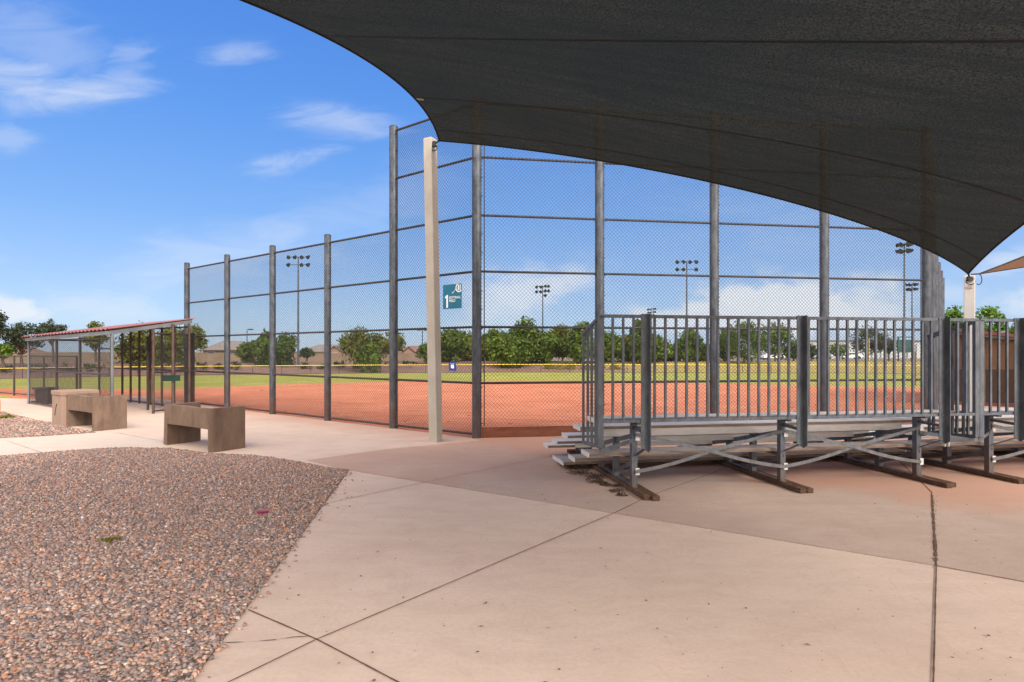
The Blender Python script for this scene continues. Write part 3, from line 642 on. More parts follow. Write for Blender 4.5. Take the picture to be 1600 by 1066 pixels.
def build_poles():
    up = Vector((0, 0, 1))
    # cream pole on the left
    b0 = G(681, 690); t0 = P(672, 218, 9.64)
    root = empty('canopy_pole', b0, 'square cream canopy pole leaning slightly left in front of the backstop', 'pole', 'canopy poles')
    ang = R(28); xa = Vector((math.cos(ang), -math.sin(ang), 0)); ya = Vector((math.sin(ang), math.cos(ang), 0)); s = .084
    cs = [(-s, -s), (s, -s), (s, s), (-s, s)]
    m = MB(); vs = [b0 + xa * a + ya * b + Vector((0, 0, -.02)) for a, b in cs] + [t0 + xa * a + ya * b for a, b in cs]
    m.add(vs, [(3, 2, 1, 0), (4, 5, 6, 7)] + [(i, (i + 1) % 4, 4 + (i + 1) % 4, 4 + i) for i in range(4)]); m.build('shaft', M_['pole'], root, bevel=.012)
    MB().box(t0 + Vector((0, 0, .004)), (.15, .15, .012), (xa, ya, up)).build('cap_plate', M_['pole'], root)
    A = Vector((-1.2033, 9.5, 4.983)); k = MB(); e = t0 + xa * .095 + Vector((0, -.04, -.11))
    k.tube(e, A, .014, 8); k.path([e + Vector((.01 * math.cos(a), 0, 0)) + Vector((math.cos(a) * .035, -.01, -.06 + math.sin(a) * .055)) for a in np.linspace(0, 6.28, 13)], .008, 6); k.box(e, (.06, .05, .09)); k.build('shackle', M_['dark'], root)
    # pale pole on the right
    b1 = Vector(((1513 - CX) / F * 9.3, 9.3, 0)); t1 = b1 + Vector((0.02, 0, EYE + (HY - 431) / F * 9.3))
    root = empty('canopy_pole', b1, 'square off white canopy pole rising behind the junction of the two bleachers', 'pole', 'canopy poles')
    ang = R(20); xa = Vector((math.cos(ang), -math.sin(ang), 0)); ya = Vector((math.sin(ang), math.cos(ang), 0)); s = .072
    cs = [(-s, -s), (s, -s), (s, s), (-s, s)]; ang
    xa = Vector((math.cos(R(-38)), math.sin(R(-38)), 0)); ya = Vector((-xa.y, xa.x, 0))
    m = MB(); vs = [b1 + xa * a + ya * b for a, b in cs] + [t1 + xa * a + ya * b for a, b in cs]
    m.add(vs, [(3, 2, 1, 0), (4, 5, 6, 7)] + [(i, (i + 1) % 4, 4 + (i + 1) % 4, 4 + i) for i in range(4)]); m.build('shaft', M_['polegrey'], root, bevel=.01)
    B = Vector((7.2884, 9.2, 2.747)); k = MB(); fr = t1 - ya * .085
    k.tube(fr + Vector((0, 0, -.05)), B, .013, 8); k.box(fr + Vector((0, 0, -.06)), (.07, .05, .07))
    k.path([fr + Vector((math.cos(a) * .075, -.02, -.10 + math.sin(a) * .05)) for a in np.linspace(0, 6.28, 17)], .007, 6)
    k.path([fr + Vector((.13 + math.cos(a) * .05, -.02, -.07 + math.sin(a) * .085)) for a in np.linspace(-2.2, 1.6, 13)], .007, 6); k.build('turnbuckle', M_['dark'], root)
    MB().box(fr + Vector((0, .010, -.20)), (.085, .012, .028), (xa, ya, up)).build('label_plate', simple('red_grey_label', (.35, .18, .16), (.45, .3, .28), 60, .5), root)
build_poles()

def build_canopy2():
    B = np.array(((1530 - CX) / F * 9.3, 9.3, EYE + (HY - 428) / F * 9.3)); E1 = np.array((16.8, 12.4, 4.1)); E2 = np.array((11.25, 6.85, 5.0)); E3 = np.array((20.5, 9.0, 5.2))
    # upper edge passes (1600,396), lower edge passes (1600,418)
    m, nt, n = mat('tan_shade_cloth'); p = pos(n)
    c = ramp(n, noise(n, scaled(n, p, (60, 60, 60)), 1.0, 4.0, 0.7), [(0.3, (0.20, 0.12, 0.075)), (0.7, (0.30, 0.19, 0.125))])
    di = n('ShaderNodeBsdfDiffuse', inp={0: c}); tr = n('ShaderNodeBsdfTranslucent', inp={0: (0.30, 0.17, 0.10, 1)}); mx = n('ShaderNodeMixShader', inp={0: .45, 1: di.outputs[0], 2: tr.outputs[0]}); n('ShaderNodeOutputMaterial', inp={0: mx.outputs[0]})
    q = lambda a, b, s, t: a + (b - a) * t + 4 * t * (1 - t) * s
    root = empty('shade_canopy', B, 'tan shade canopy corner reaching in from the right edge behind the off white pole', 'canopy')
    e_low = lambda t: q(B, E1, np.array((0, 0, .03)), t); e_up = lambda t: q(B, E2, np.array((0, 0, -.10)), t)
    e3 = lambda t: q(E2, E3, np.array((-.5, .9, -.2)), t); e4 = lambda t: q(E1, E3, np.array((-1.2, 0, -.2)), t)
    def S2(u, v): return (1 - v) * e_low(u) + v * e3(u) + (1 - u) * e_up(v) + u * e4(v) - ((1 - u) * (1 - v) * B + u * (1 - v) * E1 + (1 - u) * v * E2 + u * v * E3)
    N = 32; b = MB(); vs = [S2(i / N, j / N) for i in range(N + 1) for j in range(N + 1)]
    b.add(vs, [(i * (N + 1) + j, i * (N + 1) + j + 1, (i + 1) * (N + 1) + j + 1, (i + 1) * (N + 1) + j) for i in range(N) for j in range(N)], True); b.build('fabric', m, root)
    for e in (e_low, e_up): MB().path([Vector(e(t)) for t in np.linspace(0, 1, 40)], .012, 6).build('edge_hem', M_['bin'], root)
    MB().tube(Vector(B) - Vector((.13, 0, .01)), Vector(B), .012, 8).build('shackle', M_['dark'], root)
build_canopy2()

# ------------------------------------------------------------------ bleachers
BT = R(9.3); BU = Vector((math.cos(BT), math.sin(BT), 0)); BV = Vector((-math.sin(BT), math.cos(BT), 0)); B0 = Vector(((938 - CX) / F * 5.78, 5.78, 0)); UP = Vector((0, 0, 1))
def build_bleachers():
    LB = 4.40
    q = lambda u, v, z: B0 + BU * u + BV * v + UP * z
    root = empty('bleacher', B0, 'left aluminium bleacher with five seat rows and galvanised guard railing, seen from behind', 'bleacher', 'bleachers facing the backstop')
    AX = (BU, BV, UP)
    # seats (with nosing lip) and foot boards
    rows = [(0.30, .812), (.86, .655), (1.40, .48), (1.94, .325), (2.48, .185)]
    def plank(name, v, z, wd=.25, u0=0.0, u1=LB, th=.038, mt=None):
        mt = mt or M_['alu']
        m = MB(); c = q((u0 + u1) / 2, v, z - th / 2); m.box(c, (u1 - u0, wd, th), AX)
        nz = MB()
        for k in (-.25, 0, .25): m.box(q((u0 + u1) / 2, v + k * wd, z + .001), (u1 - u0 - .002, .010, .004), AX)
        o = m.build(name, mt, root)
        for k in (-1, 1):
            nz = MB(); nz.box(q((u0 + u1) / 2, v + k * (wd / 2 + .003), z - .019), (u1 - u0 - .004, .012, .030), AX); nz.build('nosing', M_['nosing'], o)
        for u in (u0 - .004, u1 + .004): MB().box(q(u, v, z - th / 2 - .002), (.012, wd + .020, th + .012), AX).build('end_cap', M_['alu'], o)
        return o
    for v, z in rows: plank('seat', v, z)
    for (v, z) in ((.52, .415), (1.08, .26), (1.62, .115)):
        plank('footboard', v, z, .25, mt=M_['alu_dust_shade'])
    plank('footboard', 1.90, .105, .24, mt=M_['alu_dust_shade'])
    # riser boards seen from behind under the upper seats
    for (v, z0, z1) in ((.752, .535, .622), (1.285, .375, .455), (1.825, .235, .30)):
        m = MB(); m.box(q(LB / 2, v, (z0 + z1) / 2), (LB - .5, .02, z1 - z0), AX); m.box(q(LB / 2, v - .014, z0 + .006), (LB - .5, .012, .012), AX); m.build('riser', M_['alu'], root)
    # frames: three bents of legs, bearers and a diagonal, on a timber skid each
    for u in (.474, 2.21, 3.946):
        sk = MB(); a = q(u + .04, -.08, .031); b = q(u - .02, 2.75, .031)
        for (dx, wd) in ((-.040, .074), (.038, .074)): sk.bar(a + BU * dx + BV * rnd.uniform(-.05, .03), b + BU * dx, wd, .052)
        sk.build('skid', M_['skid'], root, bevel=.006)
        for (v, zt) in ((.29, .755), (.84, .60), (1.38, .45), (1.92, .30), (2.46, .16)):
            m = MB(); m.box(q(u, v, (.055 + zt) / 2), (.062, .008, zt - .055), AX); m.box(q(u - .029, v + .03, (.055 + zt) / 2), (.007, .055, zt - .055), AX)
            m.build('leg', M_['guard'], root)
        m = MB()
        m.bar(q(u + .02, .20, .748), q(u + .02, .44, .748), .05, .03); m.box(q(u, .30, .764), (.16, .20, .010), AX)
        m.bar(q(u - .015, .33, .60), q(u - .015, 2.5, .09), .006, .05); m.bar(q(u - .02, .32, .31), q(u - .02, .92, .10), .006, .045); m.bar(q(u + .03, .88, .30), q(u + .03, 1.6, .08), .006, .045)
        for (v, z) in ((.52, .345), (1.08, .19)): m.bar(q(u + .008, v - .24, z), q(u + .008, v + .12, z), .006, .035)
        m.bar(q(u, .26, .062), q(u, 2.6, .062), .05, .008)
        m.build('bearer', M_['guard'], root)
        pl = MB(); pl.box(q(u + .028, .278, .225), (.045, .006, .075), AX); pl.box(q(u + .028, .278, .60), (.045, .006, .09), AX); pl.build('gusset', M_['alu'], root)
    # cross braces between bents (flat bars, the lower half sagging a little)
    for u0, u1 in ((.474, 2.21), (2.21, 3.946)):
        for flip in (0, 1):
            pts = []
            for k in range(13):
                t = k / 12; z = .225 + (.625 - .225) * t - .022 * math.sin(math.pi * min(t * 2, 1)) * (1 if t < .5 else 0)
                uu = u0 + (u1 - u0) * (t if not flip else 1 - t); pts.append(q(uu, .268 - .009 * flip, z))
            m = MB(); up = BV
            vs = []
            for i, p_ in enumerate(pts):
                a = pts[max(i - 1, 0)]; b = pts[min(i + 1, 12)]; t = (b - a).normalized(); s_ = t.cross(BV).normalized()
                for (k1, k2) in ((-1, -1), (1, -1), (1, 1), (-1, 1)): vs.append(p_ + s_ * (.0185 * k1) + BV * (.003 * k2))
            m.add(vs, [(i * 4 + j, i * 4 + (j + 1) % 4, i * 4 + 4 + (j + 1) % 4, i * 4 + 4 + j) for i in range(12) for j in range(4)]); m.build('cross_brace', M_['brace'], root)
    m = MB(); m.bar(q(.0, .02, .50), q(.474, .27, .565), .006, .04, UP); m.build('end_strut', M_['guard'], root); m = MB(); m.bar(q(LB, .02, .50), q(3.946, .27, .565), .006, .04, UP); m.build('end_strut', M_['guard'], root)
    # guard railing
    zt, zb = 1.86, .80
    g = MB(); g.bar(q(-.02, 0, zt), q(LB + .02, 0, zt), .04, .032); g.bar(q(.02, 0, zb), q(LB - .02, 0, zb), .034, .03)
    for sgn, u in ((-1, 0.0), (1, LB)):
        g.bar(q(u, 0.0, zt), q(u, .62, zt - .17), .032, .032); g.bar(q(u, .0, .545), q(u, .62, .50), .03, .03)
    guard = g.build('guard_rail', M_['guard'], root)
    for u in (.46, 2.196, 3.935):
        m = MB(); a = [q(u - .04, -.028, 1.885), q(u + .04, -.028, 1.885), q(u + .04, -.028, .478), q(u - .04, -.028, .535)]
        m.extrude([a[0], a[1], a[2], a[3]], BV * .007)
        c = [q(u + .034, -.028, 1.885), q(u + .034, -.09, 1.885), q(u + .034, -.09, .52), q(u + .034, -.028, .478)]
        m.extrude(c, BU * .007)
        m.tube(q(u, -.034, 1.86), q(u, -.028, 1.86), .012, 8); m.tube(q(u, -.034, .80), q(u, -.028, .80), .012, 8)
        m.build('guard_post', M_['guard'], guard)
        s_ = MB(); s_.bar(q(u + .01, -.03, .53), q(u + .02, .27, .40), .006, .045, BU); s_.bar(q(u + .012, -.02, .675), q(u + .02, .30, .69), .03, .035, BU); s_.build('post_brace', M_['guard'], guard)
    for u in (0.0, LB):
        m = MB(); m.box(q(u, 0, (zt + .54) / 2), (.055, .04, zt - .54), AX); m.build('corner_post', M_['guard'], guard)
    us = []
    for a, b, k in ((.02, .46, 4), (.46, 2.196, 15), (2.196, 3.935, 15), (3.935, LB - .02, 4)):
        us += [a + (b - a) * i / k for i in range(1, k)]
    for u in us:
        m = MB(); m.box(q(u, 0, (zt + zb) / 2), (.022, .022, zt - zb), AX); m.build('picket', M_['guard'], guard)
    for u in (0.0, LB):
        for v in (.15, .29, .43, .60):
            m = MB(); z1 = zt - .17 * v / .62; z0 = .545 - .045 * v / .62; m.box(q(u, v, (z0 + z1) / 2), (.024, .024, z1 - z0), AX); m.build('picket', M_['guard'], guard)
    c2 = copy_tree(root); c2.location = root.location + BU * 4.46
    c2['label'] = 'right aluminium bleacher running out of the frame, its railing starting at the off white pole'
build_bleachers()

# ------------------------------------------------------------------ concrete benches and box
def bench_mat():
    m, nt, n = mat('brown_cast_concrete'); p = pos(n)
    c = ramp(n, noise(n, scaled(n, p, (3, 3, 2)), 1.2, 6.0, 0.65, 0.4), [(0.3, (0.125, 0.081, 0.058)), (0.7, (0.205, 0.137, 0.098))])
    c = mixc(n, mrange(n, noise(n, scaled(n, p, (9, 9, 1.2)), 1.0, 4.0), 0.45, 0.75, 0.0, 0.5), c, (0.085, 0.058, 0.045))
    c = mixc(n, mrange(n, noise(n, p, 60.0, 4.0), 0.5, 0.8, 0.0, 0.35), c, (0.085, 0.052, 0.036))
    finish(nt, n, c, 0.85, 0, noise(n, p, 45.0, 4.0), 0.15, 0.004, 0.2); return m
M_['bench'] = bench_mat()
def bench(corner, L, W, H, label, al=R(33.5)):
    """cast bench seen from behind: deep back panel, low seat and two full-height end panels, rounded where they meet"""
    dl = Vector((-math.cos(al), math.sin(al), 0)); dw = Vector((math.sin(al), math.cos(al), 0))
    root = empty('concrete_bench', corner, label, 'bench', 'cast concrete benches')
    q = lambda l, w_, z: corner + dl * l + dw * w_ + UP * z
    th, zb, r = .085, H - .315, .07
    # back panel: outer face slightly hollow, top edge dipping gently, meeting the near end panel in a rounded corner
    m = MB(); n1 = 24; vs = []
    for i in range(n1 + 1):
        t = i / n1; l = r + (L - th * .2 - r) * t; s_ = .022 * math.sin(math.pi * t); zt = H - .010 * math.sin(math.pi * min(t * 1.8, 1))
        vs += [q(l, s_, zb), q(l, s_, zt), q(l, s_ + th, zt), q(l, s_ + th, zb)]
    m.add(vs, [(i * 4 + j, i * 4 + 4 + j, i * 4 + 4 + (j + 1) % 4, i * 4 + (j + 1) % 4) for i in range(n1) for j in range(4)] + [(0, 1, 2, 3), (n1 * 4 + 3, n1 * 4 + 2, n1 * 4 + 1, n1 * 4)])
    m.build('back_panel', M_['bench'], root, bevel=.006)
    # near end panel with the rounded outer corner
    pl = [(0, W)] + [(r - r * math.cos(a), r - r * math.sin(a)) for a in np.linspace(0, math.pi / 2, 7)] + [(r + .012, 0), (r + .012, th * .6), (th, th * 1.2), (th, W)]
    m = MB(); n_ = len(pl); k = .012
    vs = [q(a, b, -.02) for a, b in pl] + [q(a + k * .3, b, H) for a, b in pl]
    m.add(vs, [tuple(range(n_ - 1, -1, -1)), tuple(range(n_, 2 * n_))] + [(i, (i + 1) % n_, n_ + (i + 1) % n_, n_ + i) for i in range(n_)]); m.build('end_panel', M_['bench'], root)
    m = MB(); vs = [q(a, b, -.02) for a, b in ((L + .035, 0), (L + .035, W), (L - th, W), (L - th, 0))] + [q(a, b, H) for a, b in ((L, 0), (L, W), (L - th, W), (L - th, 0))]
    m.add(vs, [(3, 2, 1, 0), (4, 5, 6, 7)] + [(i, (i + 1) % 4, 4 + (i + 1) % 4, 4 + i) for i in range(4)]); m.build('end_panel', M_['bench'], root, bevel=.008)
    c = q(L / 2, (th + W) / 2 + .01, zb + .045); m = MB(); m.box(c, (L - 2 * th, W - th - .03, .08), (dl, dw, UP)); m.build('seat', M_['bench'], root, bevel=.006)
    return root
bench(G(329.5, 708.0), 1.38, .545, .655, 'brown concrete bench standing at the edge of the foreground gravel')
bench(G(147, 674.5), 1.30, .56, .655, 'brown concrete bench butting against the lidded concrete box')
def build_box():
    c0 = G(96.5, 667.5); al = R(53); dx = Vector((math.cos(al), math.sin(al), 0)); dy = Vector((-math.sin(al), math.cos(al), 0))
    root = empty('concrete_box', c0, 'square lidded concrete box with a dark slash mark behind the second bench', 'concrete box')
    m = MB(); W, D, H = .62, .62, .62
    q = lambda x, y, z: c0 + dx * x + dy * y + UP * z
    m.box(q(W / 2, D / 2, H / 2 - .01), (W, D, H + .02), (dx, dy, UP)); m.build('body', M_['boxc'], root, bevel=.012)
    m = MB(); m.box(q(W / 2, D / 2, H + .002 + .045), (W + .03, D + .03, .09), (dx, dy, UP)); m.build('lid', M_['boxc'], root, bevel=.012)
    m = MB(); m.bar(q(-.004, D * .68, H * .33), q(-.004, D * .58, H * .60), .028, .006, dx); m.bar(q(-.004, D * .58, H * .60), q(-.004, D * .47, H * .72), .02, .006, dx); m.build('slash_mark', M_['rustpost'], root)
M_['boxc'] = concrete('pinkish_cast_concrete', (0.27, 0.175, 0.13), (0.34, 0.235, 0.18))
build_box()

# ------------------------------------------------------------------ dugouts
def roof_sheet(name, N, L, Rr, mt, parent, amp=.02, waves=26):
    B = L + Rr - N; m = MB(); k = waves * 4; vs = []; nn = (L - N).cross(Rr - N).normalized(); nn = nn if nn.z > 0 else -nn
    for i in range(k + 1):
        t = i / k; h = amp * math.sin(2 * math.pi * waves * t)
        for e in (0, 1):
            p_ = N + (L - N) * t + (Rr - N) * e + nn * (h + .02); vs += [p_, p_ - nn * .004]
    fs = []
    for i in range(k): a = i * 4; fs += [(a, a + 4, a + 6, a + 2), (a + 1, a + 3, a + 7, a + 5), (a, a + 1, a + 5, a + 4), (a + 2, a + 6, a + 7, a + 3)]
    m.add(vs, fs, False); return m.build(name, mt, parent)
def build_left_dugout():
    N = P(171, 517, 13.0); L = P(41, 528.5, 16.6); Rr = P(299, 500, 15.0); B = L + Rr - N
    root = empty('dugout', (N.x, N.y, 0), 'open chain link dugout under a slanting red corrugated roof, left of the field', 'dugout')
    roof_sheet('roof', N + Vector((.05, -.1, .02)), L + Vector((-.05, -.1, .02)), Rr + Vector((.05, .1, .02)), M_['redroof'], root)
    m = MB(); dn = Vector((0, 0, -.055))
    for a, b in ((N, L), (N, Rr), (L, B), (Rr, B)): m.bar(a + dn * .8, b + dn * .8, .05, .085)
    m.build('fascia', M_['fascia'], root)
    fl = lambda p_: Vector((p_.x, p_.y, 0))
    e1 = (L - N); e2 = (Rr - N)
    pts = [(N + e2 * .03, M_['fascia']), (L + e2 * .03, M_['fascia']), (N.lerp(L, .34) + e2 * .04, M_['rail']), (N.lerp(L, .62) + e2 * .04, M_['rail'])]
    back = N + e2 * .97; backL = L + e2 * .97
    for t in (0.0, .14, .26, .38, .5, .6, .7, .84, 1.0): pts.append((back.lerp(backL, t), M_['rustpost']))
    pts += [(N.lerp(Rr, .5), M_['rustpost']), (P(231, 520, 14.9), M_['rail'])]
    for p_, mt in pts:
        t1 = (p_ - N); h = p_.z - .1
        MB().tube((p_.x, p_.y, -.02), (p_.x, p_.y, h), .031, 12).build('post', mt, root)
    def panel(a, b, zs, z0, z1):
        a = fl(a); b = fl(b); d = b - a
        for z in zs: MB().tube((a.x, a.y, z), (b.x, b.y, z), .02, 8).build('rail', M_['rail'], root)
        chain('chain_link', a, d.normalized(), d.length, z0, z1, M_['wire'], root, r=.0028)
    panel(N + e2 * .03, L + e2 * .03, (.05, .98, 1.82), .06, 1.82)
    panel(back, backL, (.05, 1.0, 1.6, 2.15), .06, 2.15)
    panel(L + e2 * .03, backL, (.05, 1.0, 1.85), .06, 1.85)
    panel(N + e2 * .5, back, (.06, 1.0, 1.95), .06, 1.95)
    a = fl(back) + Vector((.2, -.1, 0)); b = LPTS[-1]
    panel(a, b, (.06, 1.0, 2.0), .06, 2.0)
build_left_dugout()
def build_bin():
    c = G(71, 632.5); c.y += .25; c.x -= .2
    root = empty('trash_bin', c, 'black plastic bin with a wide rim standing inside the red-roofed dugout', 'bin')
    m = MB(); n_ = 4
    def ring(s, z): return [c + Vector((a * s, b * s, z)) for a, b in ((-1, -.8), (1, -.8), (1, .8), (-1, .8))]
    a = ring(.17, 0.0); b = ring(.205, .42); m.add(a + b, [(3, 2, 1, 0), (4, 5, 6, 7)] + [(i, (i + 1) % 4, 4 + (i + 1) % 4, 4 + i) for i in range(4)]); m.build('body', M_['bin'], root, bevel=.02)
    m = MB(); m.box(c + UP * .455, (.47, .40, .05)); m.build('rim', M_['bin'], root, bevel=.012)
build_bin()
def build_arrow_sign():
    c = P(269, 591, 14.4); root = empty('arrow_sign', c, 'small dark green arrow-shaped sign fixed to the gate post beside the dugout', 'sign')
    W, H = .23, .075; q = lambda x, z: c + Vector((x * W, -.06, z * H))
    m = MB(); m.extrude([q(-1.02, 1.0), q(1, .95), q(1, -.85), q(-.85, -1), q(-1.05, -.65), q(-.9, -.3), q(-1.05, .1)], (0, .012, 0)); m.build('panel', M_['green'], root)
    m = MB(); m.tube((c.x + .02, c.y, -.02), (c.x + .02, c.y, 2.2), .035, 12); m.build('post', M_['rustpost'], root)
build_arrow_sign()
def build_right_dugout():
    D1 = UR; pxz = lambda px, Y: Vector(((px - CX) / F * Y, Y, 0))
    a = pxz(1486, 16.4); back = UR.copy(); d = Vector((UR.y, -UR.x, 0)); W = 1.45
    root = empty('dugout', a, 'brown screened dugout with a dark red sloping roof behind the bleacher railing', 'dugout')
    q = lambda x, y, z: a + d * x + back * y + UP * z
    hl, hr = 2.02, 1.82; Dp = 5.5
    h = lambda x: hl + (hr - hl) * x / W
    for (y0, nm) in ((0.0, 'front'), ):
        m = MB(); m.extrude([q(0, 0, .10), q(W, 0, .10), q(W, 0, 1.03), q(0, 0, 1.03)], back * .03); m.build('lower_screen', M_['brown'], root)
        m = MB(); m.extrude([q(0, .004, 1.034), q(W, .004, 1.034), q(W, .004, h(W) - .03), q(0, .004, h(0) - .03)], back * .03); m.build('upper_screen', M_['tan'], root)
    for x in (0.02, W - .02):
        m = MB(); m.extrude([q(x, .05, .10), q(x, Dp, .10), q(x, Dp, 1.03), q(x, .05, 1.03)], d * .03); m.build('lower_screen', M_['brown'], root)
        m = MB(); m.extrude([q(x, .05, 1.034), q(x, Dp, 1.034), q(x, Dp, h(x) - .03), q(x, .05, h(x) - .03)], d * .03); m.build('upper_screen', M_['tan'], root)
    for x in (0, W / 2, W):
        for y in (-.04, Dp): MB().tube(q(x, y, 0), q(x, y, h(x) - .02), .035, 10).build('post', M_['rustpost'], root)
    m = MB(); m.extrude([q(-.05, -.03, .0), q(W + .05, -.03, .0), q(W + .05, -.03, .095), q(-.05, -.03, .095)], back * .06); m.build('kerb', simple('maroon_kerb', (.10, .03, .03), (.15, .05, .045), 3, .8), root)
    m = MB(); m.extrude([q(-.12, -.12, h(-.12)), q(W + .15, -.12, h(W + .15)), q(W + .15, -.12, h(W + .15) + .06), q(-.12, -.12, h(-.12) + .06)], back * (Dp + .2)); m.build('fascia', M_['fascia'], root)
    N = q(W + .18, -.18, h(W + .18) + .09); L = q(W + .18, Dp + .18, h(W + .18) + .09); Rr = q(-.15, -.18, h(-.15) + .09)
    roof_sheet('roof', N, L, Rr, M_['redroof2'], root, .014, 24)
    m = MB(); m.extrude([q(-.15, -.19, h(-.15) + .063), q(W + .18, -.19, h(W + .18) + .063), q(W + .18, -.19, h(W + .18) + .15), q(-.15, -.19, h(-.15) + .15)], back * .012); m.build('roof_trim', M_['redroof2'], root)
M_['redroof2'] = simple('maroon_roof_sheet', (0.11, 0.028, 0.026), (0.16, 0.05, 0.045), 1.5, 0.55)
build_right_dugout()

def low_fence(name, pts, h, label, pitch, r, posts_r, topmat=None, top_r=.02, top_extra=0.0, zs=None, pstep=3.0, mt=None):
    root = empty(name, Vector((pts[0].x, pts[0].y, pts[0].z)), label, 'fence')
    mt = mt or M_['rail']
    ph = MB(); L = 0; np_ = 0
    for i, (a, b) in enumerate(zip(pts[:-1], pts[1:])):
        k = max(1, round((b - a).length / pstep))
        for j in range(k):
            p_ = a.lerp(b, j / k); np_ += 1
            MB().tube((p_.x, p_.y, p_.z - .1), (p_.x, p_.y, p_.z + h), posts_r, 8).build('post', mt, root)
    t = MB(); bt = MB()
    for a, b in zip(pts[:-1], pts[1:]):
        t.tube(a + UP * (h + top_extra), b + UP * (h + top_extra), top_r, 8); bt.tube(a + UP * .06, b + UP * .06, .02, 6)
    t.build('top_rail', topmat or mt, root); bt.build('bottom_rail', mt, root)
    for a, b in zip(pts[:-1], pts[1:]):
        d = Vector((b.x - a.x, b.y - a.y, 0)); chain('chain_link', Vector((a.x, a.y, 0)), d.normalized(), d.length, a.z + .06, a.z + h, M_['wire'], root, pitch, r, 1.5)
    return root
# short fence left of the dugout
wl = G(42, 622.5); low_fence('boundary_fence', [Vector((-13.6, 18.0, 0)), Vector((-17.2, 19.9, 0)), Vector((-20.8, 21.8, 0)), Vector((-24.4, 23.7, 0))], 1.36, 'waist high chain link fence running left from the end of the dugout', .068, .0024, .03, pstep=2.4)
# outfield fence
us_ = np.linspace(-1.15, 1.05, 45); pts = [Vector((u * Fd(u), Fd(u), -1.13)) for u in us_]
low_fence('outfield_fence', pts, 1.02, 'long low outfield fence with a bright yellow top rail across the far side', .16, .0045, .035, M_['yellow'], .042, .0, pstep=3.2)

# ------------------------------------------------------------------ light poles and lamps
def light_tower(px, top, Y, z0, style, label, heads=8, w_=1.0, hue='dark'):
    ztop = EYE + (HY - top) / F * Y; x = (px - CX) / F * Y; b0 = Vector((x, Y, z0))
    root = empty('floodlight_pole', b0, label, 'light pole', 'sports floodlight poles round the field')
    MB().tube(b0, Vector((x, Y, ztop)), .15, 12, .085).build('pole', M_['towerpole'], root)
    MB().tube(b0 - UP * .1, b0 + UP * .5, .26, 12).build('base', M_['block'], root)
    m = MB()
    if style == 'rows':
        zs = (ztop + .05, ztop - .95); off = (-1.28, -.43, .43, 1.28); 
        for z in zs: m.bar(Vector((x - 1.35 * w_, Y, z)), Vector((x + 1.35 * w_, Y, z)), .07, .07)
        hs = [(o * w_, 0, z) for z in zs for o in off]; hs = [h_ for i, h_ in enumerate(hs) if i != {8: 99, 7: heads_skip.get(px, 5)}[heads]]
    elif style == 'drum':
        zs = (ztop - .1, ztop - .95); hs = []
        for z in zs:
            for a in range(6): hs.append((math.cos(a * 1.047 + .4) * .75, math.sin(a * 1.047 + .4) * .75, z))
            m.tube(Vector((x, Y, z - .03)), Vector((x, Y, z + .03)), .62, 12)
    else:
        zs = (ztop - .2, ztop - 1.0, ztop - 1.8); hs = []
        for k, z in enumerate(zs):
            for o in ((-1.05, -.35, .45, 1.0) if k < 2 else (.45,)): hs.append((o, (-.35 if o in (-1.05, .45) else .35), z + (o * .12)))
            m.bar(Vector((x - 1.1, Y, z)), Vector((x + 1.1, Y, z)), .08, .08) if k < 2 else m.bar(Vector((x, Y, z)), Vector((x + .5, Y, z)), .08, .08)
    m.build('crossarm', M_['dark'], root)
    for (dx, dy, z) in hs:
        h_ = MB(); c = Vector((x + dx, Y + dy, z)); ax = Vector((rnd.uniform(-.5, .5), -.75, -.55)).normalized()
        h_.tube(c - ax * .18, c + ax * .14, .15, 12, .26); h_.tube(c - ax * .34, c - ax * .2, .10, 10, .17)
        o = h_.build('floodlight', M_['dark'], root); g = MB(); g.tube(c + ax * .135, c + ax * .15, .235, 12); g.build('lens', M_['lampglass'], o)
heads_skip = {466: 5, 1073: 6}
M_['towerpole'] = simple('weathered_pole', (0.045, 0.055, 0.07), (0.085, 0.095, 0.11), 3, 0.5, 0.3)
light_tower(466, 402.5, 75, -1.0, 'rows', 'floodlight pole with two rows of lamps rising behind the left sideline fence', 7)
light_tower(1073, 410, 78, -.9, 'rows', 'floodlight pole with two rows of lamps in the centre above the bleacher railing', 7)
light_tower(848, 446, 98, 0, 'cluster', 'distant floodlight pole with a boxy three-tier lamp cluster above the dense trees')
light_tower(1413, 381, 76, -1.0, 'drum', 'tall floodlight pole with a round drum of lamps near the right corner post', )
light_tower(1425, 444, 105, 0, 'drum', 'shorter looking floodlight pole with a drum of lamps right beside the taller one')
light_tower(1018.5, 482, 150, 0, 'cluster', 'very distant floodlight pole seen small over the tree tops left of centre railing post')
def street_lamp(px, top, base, Y, label, arms=1):
    z1 = EYE + (HY - top) / F * Y; z0 = 0.0; x = (px - CX) / F * Y
    root = empty('street_lamp', Vector((x, Y, z0)), label, 'street lamp', 'street lamps beyond the outfield')
    MB().tube((x, Y, z0), (x, Y, z1), .11, 8, .07).build('pole', M_['dark'], root)
    for k in ((1,) if arms == 1 else (-1, 1)):
        m = MB(); m.bar(Vector((x, Y, z1 - .05)), Vector((x + k * .55, Y, z1 + .02)), .08, .08); m.box((x + k * .7, Y, z1), (.75, .5, .2)); m.build('lamp_head', M_['dark'], root)
street_lamp(386, 515, 560, 108, 'single-headed street lamp between the houses and the dark bushy trees', 1)
street_lamp(660, 516, 560, 112, 'double-headed street lamp partly behind the cream canopy pole', 2)
street_lamp(1140, 528, 560, 130, 'thin double-headed street lamp between trees behind the railing', 2)

